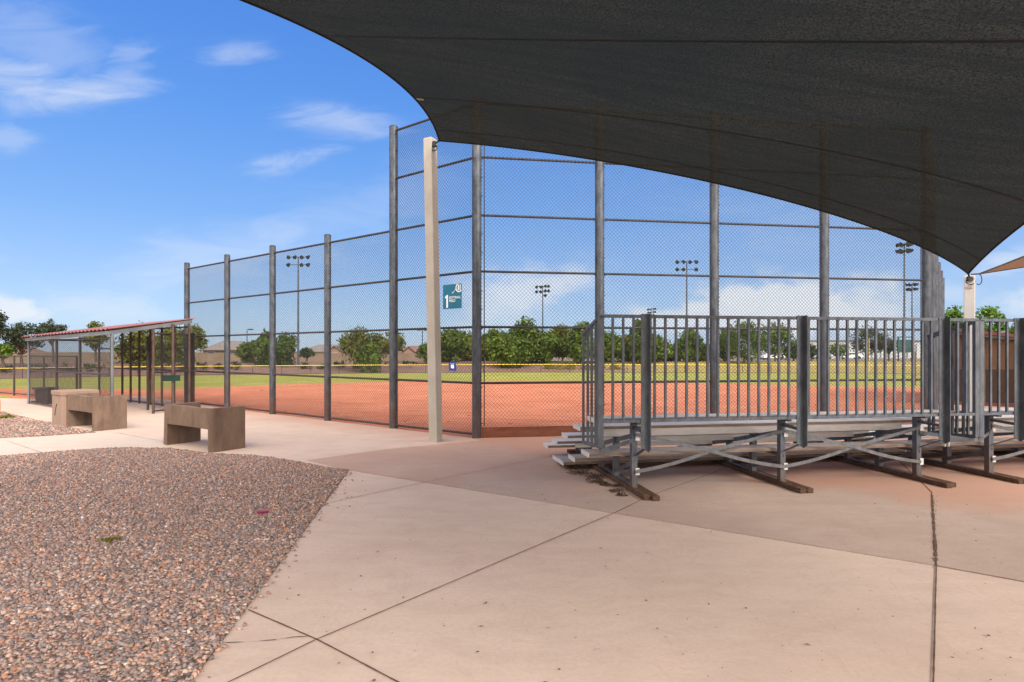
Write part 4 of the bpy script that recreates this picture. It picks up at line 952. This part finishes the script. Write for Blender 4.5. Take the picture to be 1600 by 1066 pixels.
# ------------------------------------------------------------------ trees, shrubs
def leaf_cloud(centers, rad, per, size, droop=0.0, flat=0.75, tint=0.5):
    k = len(centers); c = np.repeat(np.asarray(centers, float), per, 0); r = np.repeat(np.asarray(rad, float), per); N = len(c)
    v = rng.normal(size=(N, 3)); v /= np.linalg.norm(v, axis=1)[:, None]; rr = rng.random(N) ** .45
    p_ = c + v * (r * rr)[:, None] * np.array((1, 1, flat)); p_[:, 2] -= droop * rng.random(N) ** 2 * r
    nrm = v + rng.normal(0, .7, (N, 3)); nrm[:, 2] += .4; nrm /= np.linalg.norm(nrm, axis=1)[:, None]
    t = rng.normal(size=(N, 3)); t[:, 2] -= droop * 1.2; t -= (t * nrm).sum(1)[:, None] * nrm; t /= np.linalg.norm(t, axis=1)[:, None]; s = np.cross(nrm, t)
    a = size * rng.uniform(.6, 1.4, N)[:, None]; b = a * rng.uniform(.35, .6, N)[:, None]
    V = np.stack([p_ - t * a, p_ + s * b, p_ + t * a, p_ - s * b], 1).reshape(-1, 3)
    ti = np.clip(np.repeat(rng.uniform(.1, .9, k), per) * .6 + .4 * rng.random(N) + (tint - .5), 0, 1)
    A = np.repeat(np.stack([ti, ti, ti], 1), 4, 0)
    return V, np.arange(N * 4).reshape(-1, 4), A
def tree(name, px, top, wpx, crown_bot, Y, z0, mt, label, group=None, leaves=1500, leaf=.22, droop=.0, clumps=26, trunk=.16, cat='tree', flat=.8, airy=1.0, lobes=None, tint=.5):
    x = (px - CX) / F * Y; zt = EYE + (HY - top) / F * Y; zb = EYE + (HY - crown_bot) / F * Y; Rw = wpx * (1.12 if group else 1.3) / 2 / F * Y
    b0 = Vector((x, Y, z0)); root = empty(name, b0, label, cat, group)
    cz = (zt + zb) / 2; hz = (zt - zb) / 2; cen = []; rad = []
    for i in range(clumps):
        while True:
            q_ = rng.uniform(-1, 1, 3)
            if .15 < (q_ ** 2).sum() < 1: break
        shp = 1.0 - .35 * max(q_[2], 0) ** 2 - .15 * max(-q_[2], 0)
        cr = rng.uniform(.30, .50) * min(Rw, hz * 1.3) * airy
        cen.append((x + q_[0] * max(Rw * shp - cr * .7, .1), Y + q_[1] * max(Rw * .85 * shp - cr * .7, .1), cz + q_[2] * max(hz - cr * .6, .1))); rad.append(cr)
    tb = MB(); lean = rnd.uniform(-.25, .25) * trunk * 4; zf = zb + hz * .5
    fork = Vector((x + lean, Y, z0 + (zf - z0) * .5)); tip = Vector((x + lean * 1.6, Y, cz + hz * .3))
    tb.tube(b0 - UP * .1, b0 + UP * .25, trunk * 1.5, 8, trunk * 1.05); tb.tube(b0 + UP * .25, fork, trunk * 1.05, 8, trunk * .8); tb.tube(fork, tip, trunk * .8, 8, trunk * .3)
    for i in range(0, clumps, 2):
        c = Vector(cen[i]); md = fork.lerp(c, .5) + Vector((0, 0, -.1 * hz)); tb.path([fork.lerp(tip, rnd.uniform(0, .5)), md, c], [trunk * .42, trunk * .26, trunk * .1], 5)
    tb.build('trunk', M_['bark'], root)
    V, Fc, A = leaf_cloud(cen, rad, max(6, int(leaves * 1.5) // clumps), leaf, droop, flat, tint)
    np_mesh('crown', V, Fc, mt, root, attr=A); return root
def shrub(px, top, wpx, bot, Y, mt, label, group, leaves=260, leaf=.13, name='shrub', z0=None):
    x = (px - CX) / F * Y; zt = EYE + (HY - top) / F * Y; zb = EYE + (HY - bot) / F * Y; Rw = wpx / 2 / F * Y; hz = max((zt - zb) / 2, .1)
    root = empty(name, Vector((x, Y, zb)), label, 'shrub', group); cen = []; rad = []
    for i in range(9):
        a = rng.uniform(0, 6.28); k = rng.random() ** .5; cr = min(Rw, hz) * rng.uniform(.45, .7)
        cen.append((x + math.cos(a) * k * max(Rw - cr * .8, 0), Y + math.sin(a) * k * max(Rw - cr * .8, 0), zb + cr * .5 + rng.random() * max(2 * hz - cr * 1.4, 0))); rad.append(cr)
    V, Fc, A = leaf_cloud(cen, rad, leaves // 9, leaf); np_mesh('foliage', V, Fc, mt, root, attr=A)
    tb = MB()
    for c in cen[:4]: tb.tube((x, Y, zb - .15), c, .025, 5, .01)
    tb.build('stem', M_['bark'], root)

def build_trees():
    lm, ld, lo, lg, ly, lf = (M_[k] for k in ('leaf_mid', 'leaf_dark', 'leaf_olive', 'leaf_grey', 'leaf_yellow', 'leaf_fresh'))
    T = tree
    T('broad_tree', -8, 474, 34, 520, 60, 0, lg, 'sparse grey-green tree cut by the left edge of the photo', leaves=700, leaf=.16, airy=.8)
    T('broad_tree', 34, 498, 74, 556, 66, -.2, lg, 'airy dark grey-green tree standing just left of the dugout roof end', leaves=1700, leaf=.16, clumps=34, airy=.8, tint=.35)
    T('broad_tree', 83, 497, 34, 535, 74, 0, lg, 'small-crowned grey-green tree rising over the left end of the dugout roof', leaves=800, leaf=.16, airy=.85, tint=.35)
    T('broad_tree', 5, 535, 26, 563, 60, 0, lm, 'low bright green bushy tree beside the waist-high fence at the left edge', leaves=500, leaf=.16)
    T('broad_tree', 150, 503, 34, 548, 78, 0, lo, 'small olive tree peeping over the middle of the dugout roof', leaves=800)
    T('willow_tree', 222, 503, 70, 575, 74, -.9, lo, 'drooping olive tree seen through the gate end of the dugout', leaves=2200, droop=1.0, clumps=34, tint=.45)
    T('willow_tree', 268, 500, 60, 574, 78, -.6, lo, 'drooping yellow-olive tree behind the first sideline fence post', leaves=1900, droop=1.0, clumps=30, tint=.6)
    T('willow_tree', 304, 505, 44, 548, 84, 0, lo, 'rounded olive tree just right of the end fence post, above a grey roof', leaves=1200, droop=.6, tint=.55)
    T('broad_tree', 388, 532, 34, 574, 78, -.3, lm, 'squat green bushy tree left of the two dense rounded trees', leaves=1000, tint=.4)
    T('broad_tree', 413, 508, 36, 578, 75, -1.0, lm, 'dense rounded dark tree, left one of a touching pair beside a fence post', leaves=1800, droop=.7, tint=.3)
    T('broad_tree', 443, 506, 44, 578, 76, -1.0, lm, 'dense rounded tree, right one of a touching pair beside a floodlight pole', leaves=2000, droop=.7, tint=.35)
    T('broad_tree', 479, 543, 22, 560, 84, -.2, ld, 'small round dark tree in front of the grey roofed house', leaves=450)
    T('willow_tree', 567, 504, 60, 560, 73, -1.1, lo, 'broad weeping olive-green tree in front of the houses, its fronds near the ground', leaves=2300, droop=1.2, clumps=32, tint=.45)
    T('willow_tree', 578, 530, 34, 584, 72, -1.1, lm, 'low weeping green tree hanging to the grass before the broad olive one', leaves=1200, droop=1.3, tint=.45)
    T('willow_tree', 612, 514, 50, 556, 82, -.2, lo, 'flat-topped olive tree overlapping the weeping tree on its right', leaves=1300, droop=.6, tint=.5)
    T('broad_tree', 665, 532, 26, 570, 80, -.4, lm, 'narrow green tree half hidden by the cream canopy pole', leaves=600)
    g = 'row of green trees beyond the outfield'
    spec = [(703, 512, 50, 566, 84, 'green tree right of the cream pole, under the teal sign'), (735, 514, 50, 566, 88, 'green tree behind the corner post of the backstop'),
            (770, 510, 44, 564, 90, 'green tree just right of the backstop corner post'), (818, 499, 56, 572, 82, 'tallest peaked green tree in the dense row below the boxy floodlights'),
            (795, 518, 54, 570, 80, 'broad low green tree at the left foot of the tallest peaked one'), (848, 514, 46, 566, 84, 'green tree directly below the boxy floodlight pole'),
            (878, 509, 40, 564, 88, 'green tree left of the bleacher railing corner, slightly behind its neighbours'), (908, 500, 44, 566, 82, 'tall green tree just left of the bleacher railing corner'),
            (948, 514, 44, 566, 84, 'green tree behind the first pickets of the bleacher railing'), (1001, 496, 34, 566, 82, 'tall narrow green tree behind the first wide guard post'),
            (1024, 522, 40, 566, 84, 'low green tree right of the first wide guard post'), (978, 526, 34, 566, 86, 'low green tree between two taller ones behind the railing'),
            (1076, 519, 40, 566, 84, 'rounded green tree around the centre floodlight pole base'), (1048, 540, 30, 566, 88, 'small low green tree left of the centre floodlight pole'), (1100, 538, 30, 566, 86, 'small low tree left of the third backstop post')]
    for i, (px, top, wp, bot, Y, lab) in enumerate(spec):
        T('broad_tree', px, top - 3 - 5 * (i % 3 == 0), wp * (1.12 if i % 3 == 0 else 1.32), bot + 4, Y, -.5 if Y > 83 else -.9, lo if i % 5 == 1 else lm, lab, g, leaves=3200 if wp > 40 else 2200, droop=.35, clumps=40, leaf=.26, tint=.5 if i % 3 else .4)
    T('broad_tree', 1163, 493, 84, 568, 82, -.8, lm, 'large loose-crowned tree with sky gaps right of the third backstop post', leaves=2700, leaf=.2, airy=.85, tint=.4, clumps=34)
    T('broad_tree', 1132, 512, 44, 568, 86, -.4, lm, 'darker tree touching the right side of the third backstop post', leaves=1500, tint=.3)
    T('broad_tree', 1240, 530, 36, 566, 90, 0, lm, 'low tree right behind the second wide guard post', leaves=1000, tint=.35)
    T('broad_tree', 1212, 497, 50, 566, 84, -.6, lm, 'tall loose tree left of the second wide guard post', leaves=1700, leaf=.2, airy=.9, tint=.4)
    T('palm_tree', 1268, 536, 24, 562, 95, 0, ld, 'small spiky dark tree right of the second wide guard post', leaves=350, leaf=.25, airy=.8)
    T('broad_tree', 1310, 533, 32, 562, 96, 0, lm, 'small round tree in front of the pale wall', leaves=420)
    T('broad_tree', 1358, 505, 66, 556, 84, -.4, lg, 'wide dark grey-green tree in front of the pale wall left of the scoreboard', leaves=1700, leaf=.18, airy=.9, tint=.45)
    T('broad_tree', 1389, 528, 22, 556, 96, 0, ld, 'small dark tree left of the dark green scoreboard', leaves=350)
    T('leafy_tree', 1489, 474, 38, 530, 30, 0, lf, 'bright green leafy tree between the corner posts and the off white pole', leaves=900, leaf=.10, clumps=26, airy=.9, trunk=.07)
    T('leafy_tree', 1547, 474, 42, 530, 30, 0, lf, 'bright green sparse leafy tree right of the off white pole, above the maroon roof', leaves=750, leaf=.10, clumps=26, airy=.8, trunk=.07)
    T('leafy_tree', 1592, 504, 44, 540, 34, 0, lm, 'darker leafy tree at the right edge above the bleacher railing', leaves=800, leaf=.12, trunk=.07)
    T('broad_tree', 1640, 480, 70, 550, 40, 0, lm, 'green tree beyond the right edge of the photo', leaves=900, leaf=.16)
    T('broad_tree', -90, 480, 90, 550, 62, 0, lg, 'grey-green tree beyond the left edge of the photo', leaves=1300)
    T('broad_tree', -190, 486, 80, 552, 60, 0, lm, 'green tree well beyond the left edge of the photo', leaves=1300)
    T('broad_tree', -330, 490, 90, 552, 64, 0, lo, 'olive tree far beyond the left edge of the photo', leaves=1300)
    gs = 'dark shrubs on the gravel bank'
    for k, (px, top, wp, bot) in enumerate([(215, 563, 34, 580), (250, 563, 34, 580), (286, 562, 22, 580), (315, 564, 30, 579), (343, 564, 24, 579), (368, 563, 20, 578), (478, 564, 22, 577), (505, 565, 22, 579), (533, 563, 24, 575), (557, 563, 18, 577), (610, 563, 24, 571), (640, 563, 26, 571), (788, 568, 14, 580), (811, 566, 20, 580), (60, 566, 34, 586), (105, 565, 30, 584), (150, 565, 34, 582), (15, 566, 30, 588)]):
        shrub(px, top, wp, bot, Fd((px - CX) / F) + 6.0, ld, ['rounded dark shrub on the gravel bank behind the yellow-railed fence'][0], gs)
    for px, top, wp, bot in ((875, 568, 24, 582), (893, 564, 22, 582), (912, 566, 24, 582), (858, 566, 20, 578), (935, 566, 22, 581), (962, 566, 24, 581)):
        shrub(px, top, wp, bot, Fd((px - CX) / F) + 5.0, ly, 'yellow-green shrub on the bank left of the bleacher railing', 'yellow-green shrubs on the bank', leaves=320)
build_trees()

# ------------------------------------------------------------------ houses, wall, far building, scoreboard, cars
def build_houses():
    pts = [(-620, 84), (-120, 92), (0, 92), (120, 94), (250, 95), (400, 96), (540, 97), (668, 98)]
    root = empty('block_wall', P(0, 563, 92), 'long tan block wall along the top of the bank in front of the houses', 'wall')
    m = MB(); c = MB()
    for (p0, y0), (p1, y1) in zip(pts[:-1], pts[1:]):
        a = P(p0, 566, y0); b = P(p1, 566, y1); a.z = b.z = -.2
        m.bar(a + UP * .68, b + UP * .68, 1.42, .2, Vector((0, 1, 0))) if False else m.extrude([a, b, b + UP * 1.42, a + UP * 1.42], (0, .2, 0))
        c.extrude([a + Vector((0, -.03, 1.42)), b + Vector((0, -.03, 1.42)), b + Vector((0, -.03, 1.50)), a + Vector((0, -.03, 1.50))], (0, .26, 0))
    m.build('panel', M_['block'], root); c.build('coping', M_['stucco'], root)
    def house(px0, px1, ridge, eave, Y, roofm, wallm, label, gable=None, depth=9):
        x0 = (px0 - CX) / F * Y; x1 = (px1 - CX) / F * Y; ze = EYE + (HY - eave) / F * Y; zr = EYE + (HY - ridge) / F * Y; z0 = -.4
        root = empty('house', Vector(((x0 + x1) / 2, Y, z0)), label, 'house', 'houses behind the block wall')
        MB().box(((x0 + x1) / 2, Y + depth / 2, (z0 + ze) / 2), (x1 - x0 - .8, depth - .8, ze - z0)).build('wall', wallm, root)
        r = MB(); hip = min((x1 - x0) * .28, depth / 2); o = .02
        vs = [(x0, Y, ze + o), (x1, Y, ze + o), (x1, Y + depth, ze + o), (x0, Y + depth, ze + o), (x0 + hip, Y + depth / 2, zr), (x1 - hip, Y + depth / 2, zr)]
        r.add(vs, [(0, 1, 5, 4), (1, 2, 5), (2, 3, 4, 5), (3, 0, 4), (3, 2, 1, 0)]); rf = r.build('roof', roofm, root)
        MB().box(((x0 + x1) / 2, Y - .02, ze - .06), (x1 - x0 + .04, .1, .16)).build('eave_board', M_['bark'], rf)
        for k in range(max(1, int((x1 - x0) / 4))):
            xx = x0 + (x1 - x0) * (k + .5) / max(1, int((x1 - x0) / 4)); f_ = MB(); f_.box((xx, Y + .38, ze - .75), (1.5, .08, .9)); fo = f_.build('window', M_['pale'], root)
            MB().box((xx, Y + .33, ze - .75), (1.3, .06, .7)).build('pane', M_['glass'], fo)
        if gable:
            g0, g1, gr = gable; a0 = (g0 - CX) / F * Y; a1 = (g1 - CX) / F * Y; zg = EYE + (HY - gr) / F * Y; ax = (a0 + a1) / 2
            MB().extrude([(a0 + .3, Y - 1.5, z0), (a1 - .3, Y - 1.5, z0), (a1 - .3, Y - 1.5, ze), (ax, Y - 1.5, zg - .1), (a0 + .3, Y - 1.5, ze)], (0, 2, 0)).build('gable_wall', M_['stucco_pink'], root)
            g = MB()
            for s_, e_ in (((a0, ze - .1), (ax, zg)), ((ax, zg), (a1, ze - .1))): g.extrude([(s_[0], Y - 1.8, s_[1]), (e_[0], Y - 1.8, e_[1]), (e_[0], Y - 1.8, e_[1] + .16), (s_[0], Y - 1.8, s_[1] + .16)], (0, 5, 0))
            g.build('gable_roof', roofm, root)
            w_ = MB(); w_.box((ax, Y - 1.53, ze - .55), (1.3, .06, .8)); fo = w_.build('window', M_['pale'], root); MB().box((ax, Y - 1.57, ze - .55), (1.1, .05, .6)).build('pane', M_['glass'], fo)
    house(312, 378, 532, 547, 112, M_['tile_grey'], M_['stucco'], 'grey hip-roofed house between the first two sideline fence posts')
    house(376, 410, 537, 550, 122, M_['tile_grey'], M_['stucco_pink'], 'low grey-roofed house almost hidden behind the squat bushy tree')
    house(462, 546, 538, 550, 108, M_['tile_grey'], M_['stucco'], 'wide grey-roofed tan house with a small pink gable wall facing the field', (512, 541, 541))
    house(540, 580, 540, 551, 120, M_['tile_red'], M_['stucco'], 'pinkish-roofed house just left of the broad weeping tree')
    house(618, 666, 540, 551, 110, M_['tile_red'], M_['stucco'], 'red tile-roofed house beside the cream canopy pole', (630, 652, 542))
    house(-40, 30, 540, 553, 120, M_['tile_red'], M_['stucco'], 'house with a pink roof behind trees at the left edge')
    # pale long building far right
    Y = 150; x0 = (1258 - CX) / F * Y; x1 = (1452 - CX) / F * Y; root = empty('long_building', Vector(((x0 + x1) / 2, Y, -.3)), 'long pale flat-roofed building behind the trees on the right', 'building')
    zt = EYE + (HY - 533) / F * Y
    MB().box(((x0 + x1) / 2, Y + 5, (zt - .3) / 2), (x1 - x0, 10, zt + .3)).build('wall', M_['pale'], root)
    MB().box(((x0 + x1) / 2, Y + 4.9, zt + .12), (x1 - x0 + .6, 10.6, .25)).build('roof', M_['fascia'], root)
    for k in range(14):
        xx = x0 + (x1 - x0) * (k + .5) / 14; MB().box((xx, Y - .03, 1.7), (.35, .1, 3.6)).build('pilaster', M_['fascia'], root)
    # scoreboard
    Y = 92; x = (1415 - CX) / F * Y; z0 = EYE + (HY - 551) / F * Y; z1 = EYE + (HY - 531) / F * Y; root = empty('scoreboard', Vector((x, Y, 0)), 'dark green scoreboard on posts in front of the two floodlight poles', 'scoreboard')
    MB().box((x, Y, (z0 + z1) / 2), (2.6, .3, z1 - z0)).build('board', M_['sbgreen'], root)
    m = MB()
    for dx in (-.8, 0, .8): m.box((x + dx, Y - .17, z0 + .65), (.6, .05, .45))
    m.build('score_window', M_['glass'], root)
    m = MB()
    for dx in (-1.1, 1.1): m.bar(Vector((x + dx, Y + .1, -.2)), Vector((x + dx, Y + .1, z1 + .5)), .14, .14)
    m.build('post', M_['dark'], root); MB().box((x, Y, z1 + .42), (2.8, .12, .16)).build('header', M_['sbgreen'], root)
    # foul poles
    Y = 71; x = (1358 - CX) / F * Y; o = MB().tube((x, Y, -1.13), (x, Y, EYE + (HY - 529) / F * Y), .032, 8).build('foul_pole', M_['yellow']); tag(o, 'thin yellow foul pole at the outfield fence behind the railing', 'foul pole')
    p_ = G(1430.5, 602); o = MB().tube((p_.x, p_.y, -.05), (p_.x, p_.y, EYE + .0), .028, 8).tube((p_.x, p_.y, EYE), (p_.x, p_.y, EYE + .03), .036, 8, .02).build('rusty_post', M_['rustclay']); tag(o, 'short rusty red post at the infield edge left of the corner post', 'post')
    # cars
    def car(px, Y, mt, label, flip=1):
        x = (px - CX) / F * Y; z0 = -.1; root = empty('parked_car', Vector((x, Y, z0)), label, 'car', 'cars parked beyond the trees')
        prof = [(-2.2, .35), (-2.2, .85), (-1.5, .95), (-.9, 1.45), (.6, 1.47), (1.35, .98), (2.15, .85), (2.2, .35)]
        MB().extrude([(x + a * flip, Y - .85, z0 + b) for a, b in prof], (0, 1.7, 0)).build('body', mt, root, bevel=.05)
        MB().extrude([(x + a * flip, Y - .87, z0 + b) for a, b in ((-1.25, 1.0), (-.82, 1.38), (.52, 1.40), (1.1, 1.0))], (0, 1.74, 0)).build('window', M_['glass'], root)
        for a in (-1.35, 1.35):
            for yy in (-.9, .72): MB().tube((x + a * flip, Y + yy, z0 + .33), (x + a * flip, Y + yy + .2, z0 + .33), .33, 14).build('wheel', M_['tyre'], root)
    car(1208, 118, M_['carwhite'], 'white parked car left of the second wide guard post'); car(1180, 122, M_['cargrey'], 'silver parked car under the large loose-crowned tree', -1); car(1330, 130, M_['carwhite'], 'white parked car in front of the pale building right of the small round tree'); car(1283, 128, M_['cargrey'], 'silver parked car in front of the pale building near the spiky tree', -1)
    # blue sign on the outfield fence
    Y = Fd((707 - CX) / F) - .35; c = P(707, 571.5, Y); root = empty('fence_sign', c, 'dark blue sign with a white square panel fixed to the yellow-topped fence', 'sign')
    q = lambda a, b, e=0: c + Vector((a, -e, b)); k = Y / F
    MB().extrude([q(-5.5 * k, -8 * k), q(6 * k, -8 * k), q(5.5 * k, 4 * k), q(4 * k, 6.5 * k), q(1 * k, 7.8 * k), q(-2 * k, 7.3 * k), q(-4.5 * k, 5.5 * k), q(-5.5 * k, 4 * k)], (0, .08, 0)).build('panel', M_['blue'], root)
    MB().extrude([q(-2.3 * k, -4 * k, .02), q(2.2 * k, -4 * k, .02), q(2.2 * k, 1.4 * k, .02), q(-2.3 * k, 1.4 * k, .02)], (0, .015, 0)).build('white_square', M_['white'], root)
    MB().extrude([q(-3.6 * k, 3.3 * k, .02), q(3.4 * k, 3.3 * k, .02), q(3.4 * k, 3.6 * k, .02), q(-3.6 * k, 3.6 * k, .02)], (0, .015, 0)).build('white_stripe', M_['white'], root)
M_['rustclay'] = simple('clay_rust', (0.13, 0.04, 0.026), (0.20, 0.07, 0.045), 4, .8)
build_houses()

# ------------------------------------------------------------------ small things on the ground
def build_small():
    # magenta wrapper
    c = G(411, 806.5); o = MB().tube(c + Vector((-.045, 0, .036)), c + Vector((.045, .012, .040)), .013, 10, .012).tube(c + Vector((-.055, 0, .036)), c + Vector((-.045, 0, .036)), .006, 8, .013).build('wrapper', M_['pink']); tag(o, 'small crumpled magenta wrapper lying on the gravel', 'wrapper')
    def tuft(name, c, r, h, mt, label, cat, n_=160, leaf=.012):
        root = empty(name, c, label, cat); cen = [(c.x + rng.normal(0, r * .4), c.y + rng.normal(0, r * .4), h * .45) for _ in range(10)]
        V, Fc, A = leaf_cloud(cen, [r * .45] * 10, n_ // 10, leaf, 0, .7); np_mesh('foliage', V, Fc, mt, root, attr=A)
    tuft('weed', G(170, 849), .05, .065, M_['leaf_yellow'], 'small green weed growing in the foreground gravel', 'weed')
    tuft('grass_tuft', G(9, 654), .16, .10, M_['leaf_yellow'], 'dry yellow grass tuft beside the orange block at the left edge', 'grass tuft', 260, .03)
    # orange block at the left edge
    a = G(4, 651); root_c = a; m = MB(); m.box(a + Vector((-.89, .25, .18)), (.84, .5, .38)); o = m.build('orange_planter', M_['orange'], None, bevel=.03, loc=a); tag(o, 'orange concrete block cut by the left edge beside the dry tuft', 'planter')
    # debris drift under the bleacher end and leaf litter
    V, Fc, A = leaf_cloud([tuple(G(px, py) + Vector((0, 0, .012))) for px, py in [(890 + 5.2 * k + rnd.uniform(-12, 8), 729 + 2.5 * k + rnd.uniform(-4, 5)) for k in range(18)]], [.13] * 10 + [.07] * 8, 130, .011, 0, .35)
    V[:, 2] = np.maximum(V[:, 2], .008); o = np_mesh('leaf_litter', V, Fc, leaf_mat('dark_litter', (0.022, 0.013, 0.008), (0.13, 0.075, 0.045), 0.05), attr=A); tag(o, 'dry leaf litter drifted along the timber under the left bleacher end', 'leaf litter', kind='stuff')
    # pebbles and crumbs on the slab
    N = 210; px = rng.uniform(430, 1750, N); py = 690 + 400 * rng.random(N) ** 1.4; pts = [G(a, b) for a, b in zip(px, py)]
    pts += [G(545 + rng.normal(0, 22), 777 + rng.normal(0, 9)) for _ in range(26)] + [G(1460 + rng.normal(0, 3), rng.uniform(775, 890)) for _ in range(110)]
    pts = [p_ for p_ in pts if not inside(np.array([p_.x]), np.array([p_.y]), [(q.x, q.y) for q in NEAR_BED])[0] and p_.y < 9.2]
    n_ = len(pts); r = .0022 + .0042 * rng.random(n_) ** 4; C = np.array([tuple(p_) for p_ in pts])
    V = ICO_V[None] * (1 + rng.uniform(-.3, .3, (n_, 12, 1))) * r[:, None, None] * np.stack([rng.uniform(.8, 1.8, n_), rng.uniform(.7, 1.2, n_), np.full(n_, .6)], 1)[:, None, :] + C[:, None, :] + np.array((0, 0, .007)) + np.array((0, 0, .4)) * r[:, None, None]
    m, nt, n = mat('crumb'); a = n('ShaderNodeAttribute', attribute_name='tint'); finish(nt, n, a.outputs['Vector'], .9)
    cc = np.repeat((np.array((.075, .05, .038)) * rng.uniform(.4, 2.0, (n_, 1)))[:, None], 12, 1).reshape(-1, 3)
    o = np_mesh('grit', V.reshape(-1, 3), (ICO_F[None] + (np.arange(n_) * 12)[:, None, None]).reshape(-1, 3), m, attr=cc); tag(o, 'dark grit and pebbles scattered over the concrete slabs', 'grit', kind='stuff')
    N = 50; px = rng.uniform(520, 1700, N); py = 720 + 350 * rng.random(N); V, Fc, A = leaf_cloud([tuple(G(a, b) + Vector((0, 0, .010))) for a, b in zip(px, py)], [.004] * N, 1, .016, 0, .2)
    V[:, 2] = np.maximum(.008, .010 + (V[:, 2] - .010) * .25); o = np_mesh('twigs', V, Fc, M_['straw'], attr=A); tag(o, 'dry twigs and leaf scraps scattered on the concrete', 'twigs', kind='stuff')
build_small()
def build_clods():
    N = 700; x = rng.uniform(-10, 14, N); y = rng.uniform(10.3, 26, N); fn = np.array((math.sin(LA), math.cos(LA))); cn = np.array((-math.sin(TH), math.cos(TH)))
    k = ((x * fn[0] + y * fn[1]) > P1.x * fn[0] + P1.y * fn[1] + .15) & ((x * cn[0] + y * cn[1]) > P1.x * cn[0] + P1.y * cn[1] + .15) & (y > 11.5 + np.maximum(x - 8, 0) * 1.3); x, y = x[k], y[k]; n_ = len(x)
    r = .010 + .03 * rng.random(n_) ** 5; V = ICO_V[None] * (1 + rng.uniform(-.3, .3, (n_, 12, 1))) * r[:, None, None] * np.array((1.4, 1.1, .55)) + np.stack([x, y, np.full(n_, -.010)], 1)[:, None]
    m, nt, n = mat('clay_clod'); a = n('ShaderNodeAttribute', attribute_name='tint'); finish(nt, n, a.outputs['Vector'], .95)
    cc = np.repeat((np.array((.36, .13, .07)) * rng.uniform(.5, 1.15, (n_, 1)))[:, None], 12, 1).reshape(-1, 3)
    o = np_mesh('clay_clods', V.reshape(-1, 3), (ICO_F[None] + (np.arange(n_) * 12)[:, None, None]).reshape(-1, 3), m, attr=cc); tag(o, 'small clay clods scattered over the red infield dirt', 'clay clods', kind='stuff')
build_clods()
